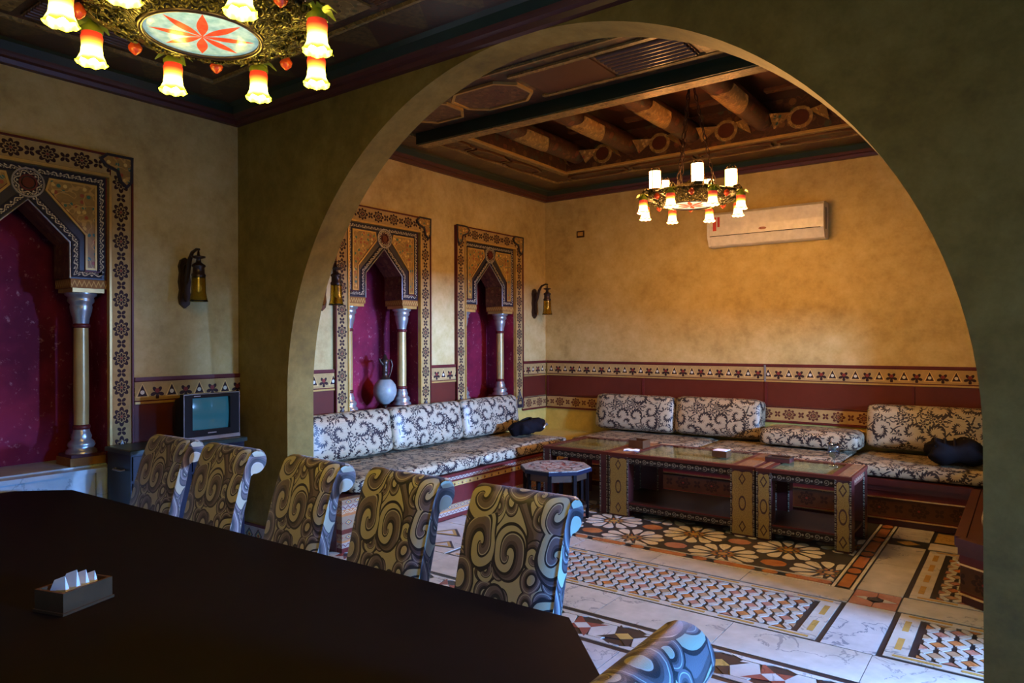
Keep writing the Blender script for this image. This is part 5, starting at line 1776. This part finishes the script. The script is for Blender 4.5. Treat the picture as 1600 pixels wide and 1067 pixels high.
# ---------------------------------------------------------------- upholstered chairs
def make_chair(label):
    t = thing('dining_chair', label, 'chair', group='swirl fabric chairs around the dark table')
    hw = 0.232
    # side profile of the scrolled back (y back, z up), counter-clockwise outline
    fr = [(0.0, 0.40), (0.012, 0.50), (0.035, 0.62), (0.065, 0.74), (0.10, 0.86), (0.122, 0.92), (0.144, 0.972)]
    roll_c = (0.207, 0.950); R = 0.067
    top = [(roll_c[0] + R * math.cos(a), roll_c[1] + R * math.sin(a)) for a in [math.radians(160 - k * 262 / 15) for k in range(1, 16)]]
    top = [q for q in top if True]
    bk = [(0.176, 0.87), (0.150, 0.74), (0.118, 0.62), (0.098, 0.50), (0.09, 0.40)]
    prof = fr + top + bk
    n = len(prof)
    U = [0]
    for i in range(1, n): U.append(U[-1] + math.hypot(prof[i][0] - prof[i - 1][0], prof[i][1] - prof[i - 1][1]))
    xs = [-hw, -hw + 0.012, -hw / 2, 0, hw / 2, hw - 0.012, hw]
    ins = [0.010, 0.0, 0, 0, 0, 0.0, 0.010]
    cx_, cz_ = 0.1, 0.75
    rows, uvr = [], []
    for x, e in zip(xs, ins):
        # slight edge rounding
        row = []
        for (y, z) in prof:
            dx, dz = 0.0, 0.0
            if e:
                if z > 0.90: v = Vector((y - roll_c[0], z - roll_c[1]))
                else: v = Vector((y - (0.05 + (z - 0.4) * 0.17), 0))
                if v.length > 1e-6: v = v.normalized() * e
                dx, dz = -v.x, -v.y
            row.append((x, y + dx, z + dz))
        rows.append(row); uvr.append([(x, u) for u in U])
    mb = MB().grid(rows, uvr)
    # side caps: strip across front/back outline, and the scroll disc
    for sgn, row in ((-1, rows[0]), (1, rows[-1])):
        m = len(fr)
        front = row[:m]; back = list(reversed(row[m + len(top):]))
        k = min(len(front), len(back))
        for i in range(k - 1):
            q = [front[i], front[i + 1], back[i + 1], back[i]]
            mb.face(q if sgn < 0 else q[::-1], [(p[1] + sgn, p[2]) for p in (q if sgn < 0 else q[::-1])])
        q = front[k - 1:] + [back[k - 1]]
        mb.face(q if sgn < 0 else q[::-1], [(p[1] + sgn, p[2]) for p in (q if sgn < 0 else q[::-1])])
        tr = row[m - 1:m + len(top) + 1]
        c = (row[0][0] - 0.004 * (-sgn) * -1, roll_c[0], roll_c[1])
        for i in range(len(tr) - 1):
            q = [tr[i], tr[i + 1], c]
            mb.face(q if sgn < 0 else q[::-1], [(p[1] + sgn, p[2]) for p in (q if sgn < 0 else q[::-1])])
        q = [tr[0], c, tr[-1]]
        mb.face(q if sgn < 0 else q[::-1], [(p[1] + sgn, p[2]) for p in (q if sgn < 0 else q[::-1])])
    part('backrest', mb, M['chair'], t, weld=True)
    s = MB().cushion(0.46, 0.50, 0.11, r=0.04, puff=0.12, n=8)
    part('seat', s, M['chair'], t, weld=True, loc=(0, -0.245, 0.425))
    part('seat_frame', MB().box(-0.22, 0.22, -0.48, 0.06, 0.30, 0.37), M['chair'], t)
    lm = MB()
    lm.grid([[(-.018, -.018, 0.001), (.018, -.018, 0.001), (.018, .018, 0.001), (-.018, .018, 0.001)], [(-.026, -.026, 0.30), (.026, -.026, 0.30), (.026, .026, 0.30), (-.026, .026, 0.30)]], closed=True, smooth=False)
    lm.face([(-.018, .018, 0.001), (.018, .018, 0.001), (.018, -.018, 0.001), (-.018, -.018, 0.001)])
    me = lm.mesh('leg', M['black_wood'])
    for x in (-0.20, 0.20):
        for y in (-0.44, 0.03): link('leg', me, t, loc=(x, y, 0))
    return t


CH = make_chair('swirl patterned chair at the right end of the row behind the table')
YC = 2.045
CH.location = (-1.598, YC, 0)
dup(CH, (-2.245, YC - 0.005, 0), math.radians(-2), 'swirl patterned chair second from the right in the row')
dup(CH, (-2.885, YC - 0.005, 0), math.radians(-4), 'swirl patterned chair in the middle of the row, before the left jamb')
dup(CH, (-3.63, YC, 0), 0.0, 'swirl patterned chair in front of the television')
dup(CH, (-4.26, YC, 0), 0.0, 'swirl patterned chair at the far left end of the row')
dup(CH, (-0.785, 1.165, 0), math.radians(-90), 'close blue lit swirl chair at the bottom edge, at the table head')

# napkin box on the dark table
nb = thing('napkin_box', 'open wooden box of folded white napkins on the dark table', 'box', (-2.50, 0.985, 0.7505), math.radians(17))
w_, d_, h_, q = 0.125, 0.175, 0.07, 0.009
mb = MB().box(-w_ / 2, w_ / 2, -d_ / 2, d_ / 2, 0.0005, q)
for b in ((-w_ / 2, w_ / 2, -d_ / 2, -d_ / 2 + q), (-w_ / 2, w_ / 2, d_ / 2 - q, d_ / 2), (-w_ / 2, -w_ / 2 + q, -d_ / 2 + q, d_ / 2 - q), (w_ / 2 - q, w_ / 2, -d_ / 2 + q, d_ / 2 - q)):
    mb.box(*b, q, h_)
part('box_body', mb, M['box_wood'], nb)
part('base_rim', MB().box(-w_ / 2 - 0.004, w_ / 2 + 0.004, -d_ / 2 - 0.004, d_ / 2 + 0.004, 0.0004, 0.009), M['box_wood'], nb)
gn = 'folded white napkins in the open box'
for k, (y, hgt, lean, lab) in enumerate(((-0.052, 0.050, 0.0, 'nearest'), (-0.020, 0.062, 0.012, 'tallest'), (0.014, 0.052, 0.010, 'third'), (0.044, 0.040, 0.012, 'farthest'))):
    m2 = MB()
    w2 = 0.05
    base = [(-w2, y - 0.015), (w2, y - 0.015), (w2, y + 0.015), (-w2, y + 0.015)]
    ap = [(-0.030 + lean, y + 0.006, h_ + hgt - 0.030), (0.012 + lean, y + 0.010, h_ + hgt - 0.014)]
    z0 = 0.012
    m2.face([(*base[0], z0), (*base[1], z0), ap[1], ap[0]]); m2.face([(*base[2], z0), (*base[3], z0), ap[0], ap[1]])
    m2.face([(*base[1], z0), (*base[2], z0), ap[1]]); m2.face([(*base[3], z0), (*base[0], z0), ap[0]])
    m2.face([(*b, z0) for b in base[::-1]])
    me = m2.mesh('napkin', M['paper'])
    o = link('napkin', me, None, nb.location, nb.rotation_euler)
    tag(o, {'nearest': 'low folded napkin at the near end of the open wooden box', 'tallest': 'tallest folded napkin peak in the open wooden box', 'third': 'folded napkin behind the tallest peak in the wooden box', 'farthest': 'smallest folded napkin at the far end of the wooden box'}[lab], 'napkin', gn)

# ---------------------------------------------------------------- television on its cabinet
cb = thing('side_cabinet', 'dark blue low cabinet carrying the television beside the niche', 'cabinet', (-4.87, 2.72, 0))
part('carcass', MB().box(-0.165, 0.165, -0.53, 0.29, 0.002, 0.87), M['cab_blue'], cb)
part('top', MB().bevbox(-0.17, 0.19, -0.545, 0.30, 0.87, 0.90, 0.005), M['cab_edge'], cb)
part('side_pull', MB().tube([(-0.04, -0.532, 0.765), (-0.03, -0.555, 0.76), (0.08, -0.555, 0.76), (0.09, -0.532, 0.765)], 0.006, 6), M['silver'], cb)
for y in (-0.52, -0.115):
    dr = part('drawer', MB().box(0.166, 0.178, y, y + 0.395, 0.70, 0.855), M['cab_blue'], cb)
    part('pull', MB().tube([(0.178, y + 0.17, 0.765), (0.20, y + 0.18, 0.76), (0.20, y + 0.28, 0.76), (0.178, y + 0.29, 0.765)], 0.006, 6), M['silver'], dr)
    part('door', MB().box(0.166, 0.178, y, y + 0.395, 0.05, 0.68), M['cab_blue'], cb)

tv = thing('television', 'small boxy black television with a silver lower edge', 'television', (-4.90, 2.785, 0.9005))
part('rear_shell', MB().grid([[(0.10, -0.20, 0.03), (0.10, 0.20, 0.03), (0.10, 0.20, 0.32), (0.10, -0.20, 0.32)], [(-0.05, -0.17, 0.03), (-0.05, 0.17, 0.03), (-0.05, 0.17, 0.29), (-0.05, -0.17, 0.29)], [(-0.20, -0.11, 0.05), (-0.20, 0.11, 0.05), (-0.20, 0.11, 0.22), (-0.20, -0.11, 0.22)]][::-1], closed=True, smooth=False), M['black'], tv)
bz = MB()
for b in ((-0.215, 0.215, 0.025, 0.075), (-0.215, 0.215, 0.305, 0.335), (-0.215, -0.150, 0.075, 0.305), (0.140, 0.215, 0.075, 0.305)):
    bz.box(0.10, 0.15, b[0], b[1], b[2], b[3])
bzl = part('bezel', bz, M['black'], tv)
scr = MB()
rows = [[(0.118 + 0.022 * (1 - (u * u + v * v) / 2), u * 0.15 - 0.005, 0.19 + v * 0.118) for u in [-1, -.5, 0, .5, 1]] for v in [-1, -.5, 0, .5, 1]]
scr.grid(rows)
part('screen', scr, M['screen'], tv)
part('frame_line', MB().ribbon([(-0.213, 0.027), (0.213, 0.027), (0.213, 0.333), (-0.213, 0.333)], 0.0035, lambda a, b, d: (d, a, b), 0.149, 0.153, closed=True), M['silver'], tv)
part('lower_strip', MB().box(0.10, 0.158, -0.215, 0.215, 0.004, 0.024), M['silver'], tv)
part('base', MB().box(-0.12, 0.10, -0.12, 0.12, 0.0005, 0.03), M['black'], tv)
part('maker_mark', MB().box(0.150, 0.1515, -0.035, 0.03, 0.048, 0.055), M['silver'], tv)
part('corner_mark', MB().box(0.150, 0.1515, -0.14, -0.09, 0.316, 0.322), M['silver'], tv)
